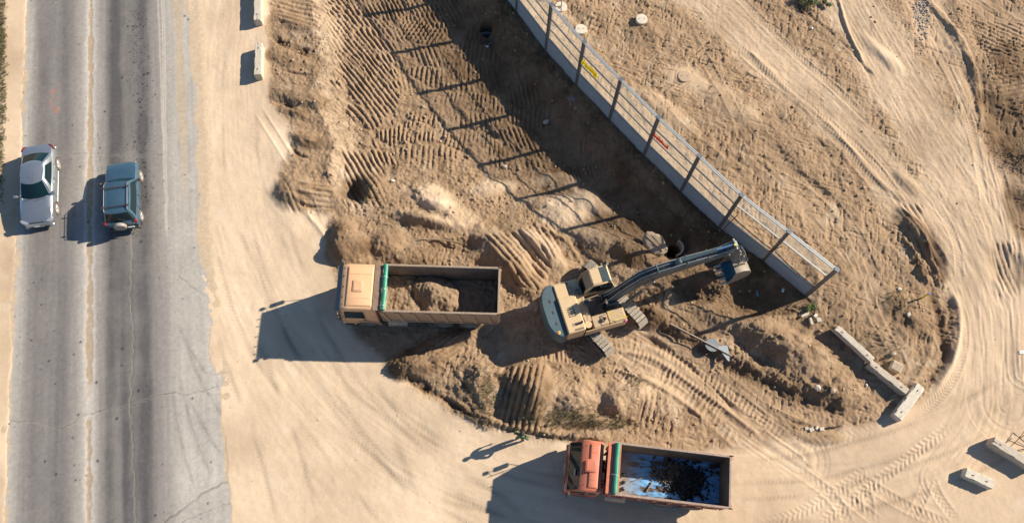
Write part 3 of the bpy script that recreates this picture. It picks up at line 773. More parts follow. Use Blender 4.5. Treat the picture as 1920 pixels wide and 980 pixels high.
# cracks are real shallow grooves with dark dirt
for pts, w in [([(247, 400), (249, 470), (246, 560), (252, 640), (246, 740), (252, 850), (256, 985)], .03), ([(0, 793), (60, 788), (115, 802), (165, 775), (245, 760), (300, 738), (360, 738), (405, 722)], .022), ([(108, 288), (170, 287), (230, 292), (305, 290)], .02),
               ([(35, -10), (31, 120), (27, 300)], .04), ([(335, 518), (385, 556)], .02), ([(330, 985), (380, 960), (432, 943)], .02), ([(300, 985), (380, 925), (432, 900)], .05), ([(183, 250), (190, 340)], .015)]:
    c = curve(pts)
    sel, D, S, G, L = pline(XR, YR, c, .3)
    dd = np.abs(G + (vn(S, S * 0, .35, 243) - .5) * .16 + (vn(S, S * 0, .12, 245) - .5) * .05)
    f = np.exp(-(dd / w) ** 2); ZR[sel] -= .02 * f; f = f * (.45 + .8 * vn(S, S * 0, 1.1, 251)); f = np.clip(f, 0, 1); cr_[sel] = lerp(cr_[sel], (.06, .052, .045), .6 * f)
    f2 = np.exp(-((dd - .05) / .03) ** 2); cr_[sel] = lerp(cr_[sel], (.46, .42, .36), .16 * f2)
# curved sweep marks of turning lorries on the dusty shoulder
for pts in [[(335, 700), (360, 800), (400, 900)], [(345, 640), (380, 720), (432, 800)], [(320, 720), (340, 830), (370, 930)], [(350, 740), (400, 830), (436, 870)], [(330, 600), (360, 660), (400, 720)]]:
    c = curve(pts); sel, D, S, G, L = pline(XR, YR, c, .6)
    f = np.exp(-(D / .10) ** 2) * ss(0, 1, S) * ss(0, 1, L - S); cr_[sel] = lerp(cr_[sel], (.20, .19, .175), .45 * f * (.4 + vn(G * 8 + 40, S, .5, 247)))
cr_ *= (1 + (fbm(U, Vv, .16, 2, 249) - .5) * .22)[..., None]
ZR -= .16 * ss(-.1, 1.1, U - lr - .5) + .16 * ss(-.1, .5, ll - .3 - U)
M_ROAD = soil_mat('asphalt', 60, .006, .88, .2)
road = grid_object('road', ru, rv, XR, YR, ZR, cr_, M_ROAD)
tag(road, 'worn grey asphalt road with a crumbled centre joint', 'road', kind='structure')

# ------------------------------------------------------------------ materials for things
M_conc = mat('concrete', (.52, .47, .39), .9, var=.18, scale=5, bump=.008, bscale=40, dust=.35, dustcol=(.46, .36, .25))
M_conc2 = mat('concrete_pale', (.60, .54, .44), .9, var=.15, scale=4, bump=.008, bscale=40, dust=.15)
M_post = mat('post_steel', (.13, .155, .18), .5, .4, var=.15, dust=.12)
M_alu = mat('aluminium_rail', (.50, .52, .52), .45, .5, var=.1, dust=.1)
M_base = mat('ribbed_sheet', (.37, .43, .46), .55, .15, var=.12, scale=3, dust=.15)
M_gasket = mat('gasket', (.06, .07, .08), .7)
M_yellow = mat('yellow_paint', (.75, .58, .03), .6); M_redp = mat('red_paint', (.65, .10, .08), .6)
def spray(nm, c):
    m = bpy.data.materials.new(nm); m.use_nodes = True; t = m.node_tree; t.nodes.remove(t.nodes['Principled BSDF']); d = N(t, 'ShaderNodeBsdfDiffuse'); l = N(t, 'ShaderNodeBsdfTranslucent'); x = N(t, 'ShaderNodeMixShader'); x.inputs[0].default_value = .75
    d.inputs[0].default_value = l.inputs[0].default_value = (*c, 1); t.links.new(d.outputs[0], x.inputs[1]); t.links.new(l.outputs[0], x.inputs[2]); t.links.new(x.outputs[0], t.nodes['Material Output'].inputs[0]); return m
M_sprayY = spray('spray_yellow', (.80, .72, .12)); M_sprayR = spray('spray_red', (.60, .12, .09))
M_tapeR = mat('tape_red', (.35, .05, .05), .5); M_tapeT = mat('tape_teal', (.10, .42, .38), .5)
M_rust = mat('rusty_steel', (.16, .075, .045), .85, .1, var=.3)
M_wood = mat('old_wood', (.26, .19, .12), .9, var=.3, scale=8)
M_bluep = mat('blue_paint', (.08, .25, .50), .5)
M_glassdust = bpy.data.materials.new('dusty_acrylic'); M_glassdust.use_nodes = True
_nt = M_glassdust.node_tree; _nt.nodes.remove(_nt.nodes['Principled BSDF']); _out = _nt.nodes['Material Output']
_tr = N(_nt, 'ShaderNodeBsdfTransparent'); _tr.inputs[0].default_value = (1, 1, 1, 1)
_df0 = N(_nt, 'ShaderNodeBsdfDiffuse'); _df0.inputs[0].default_value = (.55, .48, .38, 1); _tl = N(_nt, 'ShaderNodeBsdfTranslucent'); _tl.inputs[0].default_value = (.86, .80, .70, 1); _df = N(_nt, 'ShaderNodeMixShader'); _df.inputs[0].default_value = .6; _nt.links.new(_df0.outputs[0], _df.inputs[1]); _nt.links.new(_tl.outputs[0], _df.inputs[2])
_gl = N(_nt, 'ShaderNodeBsdfGlossy'); _gl.inputs['Roughness'].default_value = .12
_tc = N(_nt, 'ShaderNodeTexCoord'); _n = N(_nt, 'ShaderNodeTexNoise'); _n.inputs['Scale'].default_value = 3.0; _n.inputs['Detail'].default_value = 9; _n.inputs['Roughness'].default_value = .7
_nt.links.new(_tc.outputs['Object'], _n.inputs['Vector'])
_mr = N(_nt, 'ShaderNodeMapRange'); _mr.inputs['From Min'].default_value = .3; _mr.inputs['From Max'].default_value = .7; _mr.inputs['To Min'].default_value = .06; _mr.inputs['To Max'].default_value = .15
_nt.links.new(_n.outputs['Fac'], _mr.inputs['Value'])
_m1 = N(_nt, 'ShaderNodeMixShader'); _m2 = N(_nt, 'ShaderNodeMixShader'); _m2.inputs[0].default_value = .05
_nt.links.new(_mr.outputs[0], _m1.inputs[0]); _nt.links.new(_tr.outputs[0], _m1.inputs[1]); _nt.links.new(_df.outputs[0], _m1.inputs[2])
_nt.links.new(_m1.outputs[0], _m2.inputs[1]); _nt.links.new(_gl.outputs[0], _m2.inputs[2]); _nt.links.new(_m2.outputs[0], _out.inputs[0])


def frame2(a, b, z=0.0):
    """matrix whose x axis runs from a to b (ground), origin at a"""
    d = (Vector(b) - Vector(a)); ang = math.atan2(d.y, d.x)
    return Matrix.Translation((a[0], a[1], z)) @ Matrix.Rotation(ang, 4, 'Z')


# ------------------------------------------------------------------ noise barrier fence
fence = empty('noise_barrier_fence', FP[-1], 0, 'tall transparent noise barrier on ribbed grey base running diagonally along the pit', 'fence')
froot = Matrix.Translation(-FP[-1])
HB, H1, H2 = 1.25, 2.12, 3.05        # top of the ribbed base, the two glazing bars
for i in range(len(FP) - 1):
    a, b = FP[i], FP[i + 1]; L = (b - a).length; M = froot @ frame2(a, b); last = i >= len(FP) - 3
    mb = MB(); g0 = -.55
    nr = 15; prof = []
    for k in range(nr):                      # ribbed sheet, ribs run along the bay
        z = g0 + (HB - g0) * k / nr; dz = (HB - g0) / nr
        prof += [(-.055, z), (-.055, z + dz * .55), (-.035, z + dz * .62), (-.035, z + dz * .93)]
    prof += [(-.055, HB), (.05, HB), (.05, g0)]
    mb.prism(prof, .10, L - .10, 'x', M=M).build('base_panel', M_base, fence, 20)
    mb = MB(); mb.box(.1, L - .1, -.035, .035, HB, HB + .05, M=M); mb.box(.1, L - .1, -.03, .03, H1 - .03, H1 + .03, M=M) if not last else None
    mb.build('glazing_bar', M_gasket, fence, 0)
    mb = MB(); mb.box(.1, L - .1, -.035, .035, H2 - .035, H2 + .035, M=M); mb.build('glazing_bar', M_alu if last else M_gasket, fence, 0)
    mb = MB(); mb.box(.02, L - .02, .02, .075, FH - .07, FH, M=M); mb.box(.02, L - .02, -.075, -.02, FH - .07, FH, M=M); mb.box(.02, L - .02, -.02, .02, FH - .05, FH - .03, M=M)
    mb.build('top_rail', M_alu, fence, 0)
    if not last:
        MB().box(.1, L - .1, -.008, .008, HB + .05, H1 - .03, M=M).build('glass_pane', M_glassdust, fence, 0)
        MB().box(.1, L - .1, -.008, .008, H1 + .03, H2 - .035, M=M).build('glass_pane', M_glassdust, fence, 0)
    MB().box(.1, L - .1, -.008, .008, H2 + .035, FH - .072, M=M).build('glass_pane', M_glassdust, fence, 0)
for i in range(len(FP)):
    a = FP[i]; b = FP[i + 1] if i < len(FP) - 1 else FP[i] + (FP[i] - FP[i - 1]); M = froot @ frame2(a, b)
    mb = MB(); mb.box(-.09, .09, -.09, -.075, -1.2, FH + .05, M=M); mb.box(-.09, .09, .075, .09, -1.2, FH + .05, M=M); mb.box(-.008, .008, -.075, .075, -1.2, FH + .05, M=M)
    mb.box(-.12, .12, -.115, .115, FH + .05, FH + .065, M=M)
    for s in (-1, 1):
        for z in (H2 - .3, H1 - .2): mb.box(-.11, -.09, -.02, .02, z, z + .05, M=M)
    mb.build('post', M_post, fence, 0)


def scribble(name, px0, px1, bay, h0, h1, m, seed, w=.018):
    """spray-painted tag on a pane of the fence"""
    a, b = FP[bay], FP[bay + 1]; M = froot @ frame2(a, b); r = random.Random(seed); mb = MB(); x = px0
    while x < px1:
        wch = r.uniform(.10, .16); hh = (h1 - h0) * (r.uniform(.55, 1)) ; zb = h0 + r.uniform(0, .2) * (h1 - h0)
        pts = [(x, -.022, zb), (x + wch * r.uniform(.1, .5), -.022, zb + hh), (x + wch * .8, -.022, zb + hh * r.uniform(.2, .5)), (x + wch * .3, -.022, zb + hh * .45), (x + wch, -.022, zb + r.uniform(0, .05))]
        for q in range(4):
            p0, p1 = Vector(pts[q]), Vector(pts[q + 1]); d = (p1 - p0).normalized(); n = Vector((-d.z, 0, d.x)) * w
            mb.quad([p0 - n - d * w * .5, p1 - n + d * w * .5, p1 + n + d * w * .5, p0 + n - d * w * .5], .003 + .002 * (q + 1), M)
        x += wch * .95
    return mb.build(name, m, fence, 0)


_nb = len(FP) - 1
scribble('graffiti', .12, 1.35, _nb - 6, 2.25, 2.85, M_sprayY, 4, .048)
scribble('graffiti', .10, 1.15, _nb - 4, 2.28, 2.72, M_sprayR, 8, .026)

# striped tape strung across the two unglazed bays
for q, i in enumerate((_nb - 2, _nb - 1)):
    a, b = FP[i], FP[i + 1]; L = (b - a).length; t = empty('barrier_tape', a, 0,
        ['red and teal striped tape strung across the first unglazed fence bay', 'red and teal striped tape strung across the last unglazed fence bay by the end post'][q], 'barrier tape', 'striped tapes across the unglazed fence bays')
    M = Matrix.Translation(-a) @ frame2(a, b); n = 12
    z = lambda x: 2.0 - (.16 * q) - .9 * (x / L) * (1 - x / L) * .6 - (.25 if not q else .35) * x / L
    secs = []
    for k in range(n + 1):
        x = .12 + (L - .24) * k / n; secs.append([Vector((x, -.10, z(x))), Vector((x, -.06, z(x) + .07)), Vector((x, -.057, z(x) + .068)), Vector((x, -.097, z(x) - .002))])
    o = MB().loft(secs, M=M).build('tape', M_tapeT, t, 0); o.data.materials.append(M_tapeR); Mi = M.inverted()
    for f in o.data.polygons: f.material_index = int(((Mi @ f.center).x - .12) / ((L - .24) / n)) % 2
# rusty prop beside a post
_p = FP[-3]; _M = frame2(FP[-3], FP[-2]); _o = MB().tube([_M @ Vector((.16, -.2, -.5)), _M @ Vector((.42, -.16, 2.6))], .025).build('rusty_prop', M_rust)
tag(_o, 'thin rusty rod leaning against the post where glazing stops', 'steel rod')
_M = frame2(FP[-2], FP[-1]); _o = MB().tube([_M @ Vector((-.15, -.14, 1.45)), _M @ Vector((.25, -.14, 2.9))], .022).build('rusty_prop', M_rust)
tag(_o, 'short rusty rod tied to the second last fence post', 'steel rod')


# ------------------------------------------------------------------ concrete foundation blocks
def block(p0, p1, width, height, label, m=None, seed=0, group='long concrete blocks set out as barriers'):
    a, b = P(*p0, height), P(*p1, height); L = (b - a).length; c = (a + b) / 2
    gz = ground_z(c.x, c.y)
    t = empty('concrete_block', (c.x, c.y, gz), math.atan2(b.y - a.y, b.x - a.x), label, 'concrete block', group)
    bm = bmesh.new(); bmesh.ops.create_cube(bm, size=1)
    for v in bm.verts: v.co = Vector((v.co.x * L, v.co.y * width, (v.co.z + .5) * (height - gz + .12) - .12))
    bmesh.ops.bevel(bm, geom=list(bm.edges), offset=.022, segments=2, affect='EDGES')
    bmesh.ops.subdivide_edges(bm, edges=[e for e in bm.edges if e.calc_length() > .3], cuts=14, use_grid_fill=True)
    for v in bm.verts:
        n = mnoise.noise(v.co * 5 + Vector((seed * 3.1, 0, 0))); e = (abs(abs(v.co.x) - L / 2) < .04) + (abs(abs(v.co.y) - width / 2) < .04) + (abs(v.co.z - (height - gz)) < .04)
        v.co += v.co.normalized() * n * .008
        if e > 1: v.co -= Vector((math.copysign(1, v.co.x) * .5, math.copysign(1, v.co.y), 1)) * max(0, mnoise.noise(v.co * 7 + Vector((seed, 5, 0))) - .1) * .10
    mb = MB(); mb._add(bm); mb.build('body', m or M_conc, t, 50)
    for s in (-1, 1):
        mb = MB(); x = s * (L / 2 - .38); z = height - gz
        mb.tube([(x - .05, 0, z - .02), (x - .045, 0, z + .035), (x + .045, 0, z + .035), (x + .05, 0, z - .02)], .009, 6); mb.box(x - .05, x + .05, -.025, .025, z - .002, z + .003)
        mb.build('lifting_loop', M_rust, t, 0)
    return t


block((483, -35), (482, 37), .44, .6, 'long concrete block at the top picture edge, beside the sandy yard', seed=1)
block((485, 80), (482.5, 140), .42, .6, 'long concrete block standing alone between the yard and the pit', seed=2)
block((1569, 613), (1637, 675), .39, .6, 'upper block of the two laid end to end, nearest the fence', seed=3)
block((1632, 679), (1702, 734), .39, .56, 'lower block of the two laid end to end, touching the pale block', mat('concrete_brown', (.50, .44, .36), .9, var=.2, bump=.008, dust=.4), seed=4)
block((1728, 722), (1683, 782), .52, .5, 'wide pale concrete block laid across the end of the two in line', M_conc2, seed=5)
block((1863, 825), (1945, 876), .46, .62, 'long concrete block cut by the right picture edge', mat('concrete_brown', (.50, .44, .36)), seed=6)
block((1811, 884), (1864, 908), .50, .42, 'short chipped pale concrete block lying alone at lower right', M_conc2, seed=7)


# ------------------------------------------------------------------ manhole covers, rings, marker posts
def lid(px, py, r, h, label, m, tilt=0, broken=False, seed=0):
    c = P(px, py, h); gz = ground_z(c.x, c.y); rr = random.Random(seed)
    t = empty('manhole_cover', (c.x, c.y, max(gz, h - .1)), 0, label, 'manhole cover', 'round concrete covers in the trampled field')
    bm = bmesh.new(); n = 40; secs = []
    for (k, z) in ((1.0, -.25), (1.0, .07), (.985, .085), (.5, .088), (0.02, .088)):
        secs.append([Vector(((r * k * (1 + (.03 * mnoise.noise(Vector((math.cos(2 * math.pi * i / n) * 2, math.sin(2 * math.pi * i / n) * 2, seed)))))) * math.cos(2 * math.pi * i / n), r * k * math.sin(2 * math.pi * i / n) * (1 + .03 * mnoise.noise(Vector((i * .5, seed, 0)))), z)) for i in range(n)])
    bm.free(); mb = MB(); mb.loft(secs, cap=True); o = mb.build('slab', m, t, 40)
    if broken:
        c1 = MB(); c1.prism([(-.03, -.6), (.03, -.6), (.0, 0), (.06, .2), (.02, .6), (-.03, .6), (-.0, .2), (-.05, 0)], -.1, .3, 'z'); bool_cut(o, c1)
        c2 = MB(); c2.prism([(-.5, -.12), (-.1, -.05), (.05, .02), (.05, .05), (-.12, .03), (-.5, -.02)], -.1, .3, 'z'); bool_cut(o, c2)
        c3 = MB(); c3.lathe([(.0, -.1), (.085, -.1), (.085, .3), (0, .3)], 12, Matrix.Translation((-.14, -.1, 0))); bool_cut(o, c3)
    else:
        for s in (-1, 1): MB().tube([(s * r * .45 - .04, 0, .08), (s * r * .45 - .03, 0, .11), (s * r * .45 + .03, 0, .11), (s * r * .45 + .04, 0, .08)], .008, 6).build('lifting_loop', M_rust, t, 0)
    if tilt: t.rotation_euler = (math.radians(tilt), math.radians(tilt * .5), 0)
    return t


lid(1052.5, 12, .37, .08, 'broken cracked concrete cover right behind the fence top', M_conc2, broken=True, seed=1)
lid(1089.5, 54, .35, .08, 'flat whole concrete cover between the fence and a broken cover', M_conc2, seed=2)
lid(1203.5, 35, .35, .26, 'raised concrete cover casting a dark crescent, farthest from the fence', M_conc2, tilt=4, seed=3)
lid(1283, 144, .38, -.01, 'dusty cover half buried in pale soil in the field', mat('concrete_dusty', (.44, .32, .21), .95, var=.15, dust=.8), seed=4)


def pipe_ring(name, px, py, z, r, th, h, label, m, a0=0, a1=360, cat='concrete ring'):
    c = P(px, py, z); t = MB(); n = 30; secs = []
    for i in range(n + 1):
        a = math.radians(a0 + (a1 - a0) * i / n); k = Vector((math.cos(a), math.sin(a), 0))
        secs.append([k * r + Vector((0, 0, -h)), k * (r + th) + Vector((0, 0, -h)), k * (r + th), k * r])
    t.loft(secs, cap=(a1 - a0) < 359); o = t.build(name, m, None, 30); o.location = c
    return tag(o, label, cat)


pipe_ring('well_ring', 1266, 463, -.55, .42, .08, 1.0, 'concrete well ring in the hole right of the tilted slab', mat('concrete_brown', (.50, .44, .36)), -80, 65)
pipe_ring('well_ring', 912, 72, -1.55, .42, .07, .8, 'bluish ring of a shaft in the shaded pit corner near the fence', mat('ring_blue', (.20, .27, .30), .8, dust=.2), -75, 200)
# tilted round slab by the hole
c = P(1228, 456, .0); t = empty('round_slab', (c.x, c.y, -.05), math.radians(-20), 'large tilted oval concrete slab beside the open hole', 'concrete slab')
t.rotation_euler = (math.radians(20), math.radians(14), math.radians(-40))
mb = MB(); mb.lathe([(0, -.1), (.52, -.1), (.57, 0), (.53, .08), (.35, .095), (.15, .10), (0, .10)], 44, Matrix.Diagonal((1.42, .92, 1, 1))); o = mb.build('disc', mat('slab_dirty', (.42, .31, .20), .95, var=.3, dust=.6), t, 60)
for v in o.data.vertices: v.co += v.co.normalized() * .09 * mnoise.fractal(v.co * 3.1, 1, 2, 3)
mb = MB(); mb.box(-.66, .60, -.03, .03, .06, .13, .01); mb.build('rib', MATS['slab_dirty'], t, 0)
mb = MB(); mb.box(-.5, .45, .2, .25, .06, .12, .01); mb.build('rib', MATS['slab_dirty'], t, 0)


def capped_pipe(px, py, r, h, label, m, m2):
    c = P(px, py, h); g = ground_z(c.x, c.y); t = empty('capped_pipe', (c.x, c.y, g), 0, label, 'pipe')
    MB().lathe([(r, -.2), (r, h - g), (0, h - g)], 20).build('pipe', m, t); MB().lathe([(r * 1.15, h - g - .04), (r * 1.15, h - g + .02), (r * .9, h - g + .035), (0, h - g + .035)], 20).build('cap', m2, t)


capped_pipe(1687, 542, .10, .12, 'short pale capped pipe sunk in the ground below the fence end', M_conc, M_conc2)
capped_pipe(1706.5, 590.5, .14, .42, 'grey blue capped pipe standing in dark soil near the rut', mat('pipe_grey', (.30, .33, .34), .6), M_conc2)
c = P(1726, 560); g = ground_z(c.x, c.y); t = empty('marker_post', (c.x, c.y, g), 0, 'yellow marker post with blue cap near the curved rut', 'marker post')
MB().box(-.06, .06, -.03, .03, -.2, .72, .01).build('post', M_yellow, t); MB().box(-.062, .062, -.032, .032, .72, .84, .01).build('cap', M_bluep, t)

# ------------------------------------------------------------------ fallen road sign
def on_ground(px, py, dz=0.0):
    z = 0.0
    for _ in range(6): c = P(px, py, z); z = .5 * z + .5 * (ground_z(c.x, c.y) + dz)
    return P(px, py, z)


a, b = on_ground(1256, 606, .16), on_ground(1372, 667, .22)
for _k in range(1, 12):       # rest the pole on the highest lump under it
    _q = a.lerp(b, _k / 12); _h = ground_z(_q.x, _q.y) + .10 - _q.z
    if _h > 0: a.z += _h; b.z += _h
t = empty('fallen_road_sign', (a + b) / 2, math.atan2(b.y - a.y, b.x - a.x), 'fallen road sign pole with a round and a triangular plate lying on the soil', 'road sign')
L = (b - a).length; M_galv = mat('galvanised', (.34, .31, .26), .45, .5, var=.2, dust=.3); M_plate = mat('plate_back', (.20, .26, .30), .6, .1, var=.1, dust=.12)
MB().tube([(-L / 2, 0, (a.z - b.z) / 2), (L / 2, 0, (b.z - a.z) / 2)], .045, 10).build('pole', M_galv, t)
TR = Matrix.Translation((L / 2 - .42, -.0, .0)) @ Matrix.Rotation(math.radians(-14), 4, 'X')
mb = MB(); s = .48; mb.prism([(-.42, .12), (.36, -.36), (.42, -.30), (.06, .46), (-.02, .48), (-.44, .18)], -.085, -.065, 'z', M=TR); mb.build('triangular_plate', M_plate, t, 0)
mb = MB(); mb.box(-.30, .30, -.02, .02, -.064, -.04, M=TR); mb.build('bracket', M_galv, t, 0)
mb = MB(); mb.lathe([(0, -.10), (.36, -.10), (.37, -.09), (.36, -.08), (0, -.08)], 32, Matrix.Translation((L / 2 - 1.15, .06, .02)) @ Matrix.Rotation(math.radians(-8), 4, 'X')); mb.build('round_plate', mat('plate_blue', (.10, .15, .19), .6, .1, dust=.2), t, 30)

# ------------------------------------------------------------------ odds and ends
def stone_bm(s, seed, jag=.35, sub=2):
    bm = bmesh.new(); bmesh.ops.create_icosphere(bm, subdivisions=sub, radius=1)
    for v in bm.verts:
        n = mnoise.noise(v.co * 1.3 + Vector((seed * 7.7, 0, 0))) * jag + mnoise.noise(v.co * 3 + Vector((0, seed * 3.3, 0))) * jag * .4
        v.co = Vector((v.co.x * s[0], v.co.y * s[1], v.co.z * s[2])) * (1 + n)
    return bm


def put_on_ground(o, px, py, dz=0.0, z0=0.0):
    c = P(px, py, z0); g = ground_z(c.x, c.y); c = P(px, py, g); g = ground_z(c.x, c.y); o.location = (c.x, c.y, g + dz)
    return o


def rubble(name, px, py, s, rz, m, label, cat, seed, box=True, group=None):
    mb = MB()
    if box: mb.box(-s[0], s[0], -s[1], s[1], -s[2], s[2], min(s) * .25)
    else: mb._add(stone_bm(s, seed))
    o = mb.build(name, m, None, 30)
    if box:
        for v in o.data.vertices: v.co *= 1 + .22 * mnoise.noise(v.co * (1.2 / max(s)) + Vector((seed * 5, 0, 0)))
    o.rotation_euler = (.06 * (seed % 3), .05 * (seed % 4), math.radians(rz)); put_on_ground(o, px, py, s[2] * .4)
    return tag(o, label, cat, group)


RG = 'broken concrete pieces by the green tuft'
rubble('concrete_chunk', 1509, 590, (.26, .07, .06), 25, M_conc, 'long thin concrete sliver just below the green tuft', 'rubble', 1, group=RG)
rubble('concrete_chunk', 1520, 602, (.08, .2, .07), 10, M_conc, 'narrow upright concrete piece lowest in the heap below the tuft', 'rubble', 2, group=RG)
rubble('concrete_chunk', 1528, 592, (.12, .08, .08), 40, M_conc2, 'pale blocky concrete piece right of the thin sliver', 'rubble', 3, group=RG)
rubble('concrete_chunk', 1534, 600, (.13, .12, .09), 10, M_conc, 'squarish concrete piece at the right end of the small heap', 'rubble', 4, group=RG)
rubble('boulder', 1677, 688, (.30, .26, .22), -30, mat('stone_tan', (.47, .37, .26), .95, var=.2), 'squat tan boulder just right of the two blocks in line', 'boulder', 5)
rubble('boulder', 1675, 664, (.14, .12, .12), 20, MATS['stone_tan'], 'small pale rock above the squat boulder', 'rock', 6, box=False)
rubble('rock', 1534, 726, (.19, .16, .12), 20, M_conc, 'rounded grey rock in the dark line left of the blocks', 'rock', 7, box=False)
rubble('rock', 1560, 733, (.16, .14, .12), 60, MATS['stone_tan'], 'tan rock right of the rounded grey rock', 'rock', 8, box=False)
rubble('rock', 1624, 722, (.10, .08, .08), 60, M_conc2, 'little pale stone in the shadow of the lower block', 'rock', 9, box=False)
rubble('rock', 946, 313, (.18, .16, .15), 60, MATS['stone_tan'], 'round tan boulder with a long shadow on the pit floor', 'rock', 10, box=False)
rubble('rock', 736, 340, (.14, .1, .08), 10, M_conc2, 'white stone at the foot of the pit wall scrape', 'rock', 11, box=False)
rubble('rock', 1023, 230, (.2, .14, .08), 30, M_conc, 'flat grey stone in the fence shadow', 'rock', 12, box=False)
rubble('broken_slab', 1072, 186, (.22, .16, .05), 30, mat('slab_grey', (.25, .22, .2), .9), 'small broken grey slab lying in shade by the fence foot', 'slab', 13)
for k, (x, y, sx, r_) in enumerate([(1512, 803, .10, 0), (1521, 805, .13, 20), (1531, 802, .10, 50), (1540, 804, .12, 10)]):
    rubble('stone', x, y, (sx, sx * .7, .06), r_, M_conc, ['leftmost of four small stones in a short row left of the charred log', 'second and largest of four small stones left of the charred log', 'third small stone from the left in the row by the charred log', 'small stone nearest the charred log in the short row'][k], 'stone', 20 + k, group='short row of small stones')
o = MB().tube([(-.42, 0, 0), (-.1, .03, .02), (.2, 0, .0), (.48, .05, .01)], [.03, .055, .05, .03], 8).build('charred_log', mat('charred', (.035, .028, .022), .9)); o.rotation_euler = (0, 0, math.radians(8)); put_on_ground(o, 1558, 802, .03)
tag(o, 'dark charred log on sand right of the small stones', 'log')
o = MB().tube([(-1.25, 0, 0), (-.3, .05, .03), (.5, .02, .03), (1.2, -.06, .05)], [.02, .035, .045, .04], 8).build('wooden_pole', M_wood); o.rotation_euler = (0, .03, math.radians(-3)); put_on_ground(o, 828, 453, .08)
tag(o, 'thin weathered wooden pole lying on the soil above the tan truck', 'pole')
for k, (x, y, r_, l) in enumerate([(1484, 573, 40, .3), (1491, 581, -30, .25), (1499, 571, 25, .22)]):
    o = MB().box(-l, l, -.025, .025, 0, .03, .004).build('lath', M_wood); o.rotation_euler = (0, 0, math.radians(r_)); put_on_ground(o, x, y, .03)
    tag(o, ['pale lath nearest the fence end, left of the other two', 'pale lath lowest of three by the fence end', 'shortest pale lath right of the other two'][k], 'lath', 'scattered pale laths by the fence end')
t = empty('bottle', (0, 0, 0), math.radians(95), 'small teal plastic bottle lying in the shaded soil', 'bottle'); Mt = mat('teal_plastic', (.10, .40, .42), .35)
MB().lathe([(0, 0), (.05, .0), (.055, .02), (.055, .2), (.02, .28), (.02, .3), (0, .3)], 14, axis='x').build('body', Mt, t); MB().lathe([(0, .3), (.024, .3), (.024, .33), (0, .33)], 12, axis='x').build('cap', M_conc2, t); put_on_ground(t, 1420, 556, .06)
# bent reinforcing cage by the cut block
t = empty('rebar_frame', (0, 0, 0), 0, 'bent dark reinforcing frame behind the block at the right edge', 'rebar frame')
mb = MB(); mb.tube([(-.75, -.35, .05), (-.1, .25, .35), (.55, .6, .5)], .02, 6); mb.tube([(-.6, -.4, .05), (.5, -.2, .3), (1.0, .1, .3)], .02, 6); mb.build('long_bar', M_rust, t)
mb = MB(); mb.tube([(-.2, .1, .3), (.3, -.25, .25)], .018, 6); mb.tube([(.25, .45, .42), (.75, -.05, .28)], .018, 6); mb.tube([(-.1, .25, .33), (.45, .8, .3), (.95, .1, .3)], .018, 6); mb.build('cross_bar', M_rust, t)
put_on_ground(t, 1909, 832, 0)
# small litter
M_white = mat('white_plastic', (.75, .75, .72), .4)
for k, (x, y, s, lb) in enumerate([(912, 88, .16, 'white scrap below the shaft ring in the pit shade'), (1467, 545, .12, 'white scrap at the foot of the last base panel'), (1370, 428, .10, 'white scrap at the post where the glazing ends'), (1915, 660, .14, 'pale scrap near the right picture edge'), (1523, 54, .07, 'tiny white scrap under the top bush')]):
    bm = bmesh.new(); bmesh.ops.create_grid(bm, x_segments=6, y_segments=5, size=s)
    for v in bm.verts: v.co = Vector((v.co.x, v.co.y * .6, .05 + .35 * s * mnoise.noise(v.co * (3 / s) * .4 + Vector((k * 9, 0, 0)))))
    bmesh.ops.solidify(bm, geom=list(bm.faces), thickness=.004)
    mb = MB(); mb._add(bm); o = mb.build('plastic_scrap', M_white, None, 60); o.rotation_euler = (0, 0, k * 1.1); put_on_ground(o, x, y, 0); tag(o, lb, 'litter')

# loose stones strewn over the rough soil: uncountable, one sheet of lumps
def scatter_stones(n, seed, rmin, rmax, m, name, lab, where):
    r = np.random.default_rng(seed); bm = bmesh.new(); bmesh.ops.create_icosphere(bm, subdivisions=1, radius=1); bv = np.array([v.co[:] for v in bm.verts]); bf = np.array([[v.index for v in f.verts] for f in bm.faces]); bm.free()
    pts = where(r, n); out = []; F = []
    for k, (x, y) in enumerate(pts):
        s = rmin + (rmax - rmin) * r.random() ** 5
        v = bv * (1 + r.uniform(-.25, .25, (len(bv), 1))) * s * r.uniform(.7, 1.25, 3) * np.array([1, 1, .75])
        a = r.uniform(0, 6.3); R = np.array([[math.cos(a), -math.sin(a), 0], [math.sin(a), math.cos(a), 0], [0, 0, 1]])
        out.append(v @ R + np.array([x, y, ground_z(x, y) + s * .3])); F.append(bf + k * len(bv))
    V = np.vstack(out); F = np.vstack(F); me = bpy.data.meshes.new(name); me.vertices.add(len(V)); me.vertices.foreach_set('co', V.astype(np.float32).ravel())
    me.loops.add(F.size); me.loops.foreach_set('vertex_index', F.ravel().astype(np.int32)); me.polygons.add(len(F)); me.polygons.foreach_set('loop_start', np.arange(0, F.size, 3, dtype=np.int32)); me.update(calc_edges=True)
    me.materials.append(m); o = bpy.data.objects.new(name, me); COL.objects.link(o); return tag(o, lab[0], lab[1], kind='stuff')


def w_loose(r, n):
    x = r.uniform(-18, 34, n * 6); y = r.uniform(.5, 34, n * 6); ix = np.searchsorted(gx, x); iy = np.searchsorted(gy, y)
    k = (r.random(n * 6) < LO[iy, ix] ** 1.5 * ss(.4, .6, fbm(x, y, 1.2, 3, 160))) & (BED[iy, ix] < .1)
    return list(zip(x[k][:n], y[k][:n]))


def w_rect(x0, y0, x1, y1, g=.4):
    def f(r, n):
        o = []
        for _ in range(n):
            c = P((x0 + x1) / 2 + r.normal(0, (x1 - x0) * g), (y0 + y1) / 2 + r.normal(0, (y1 - y0) * g)); o.append((c.x, c.y))
        return o
    return f


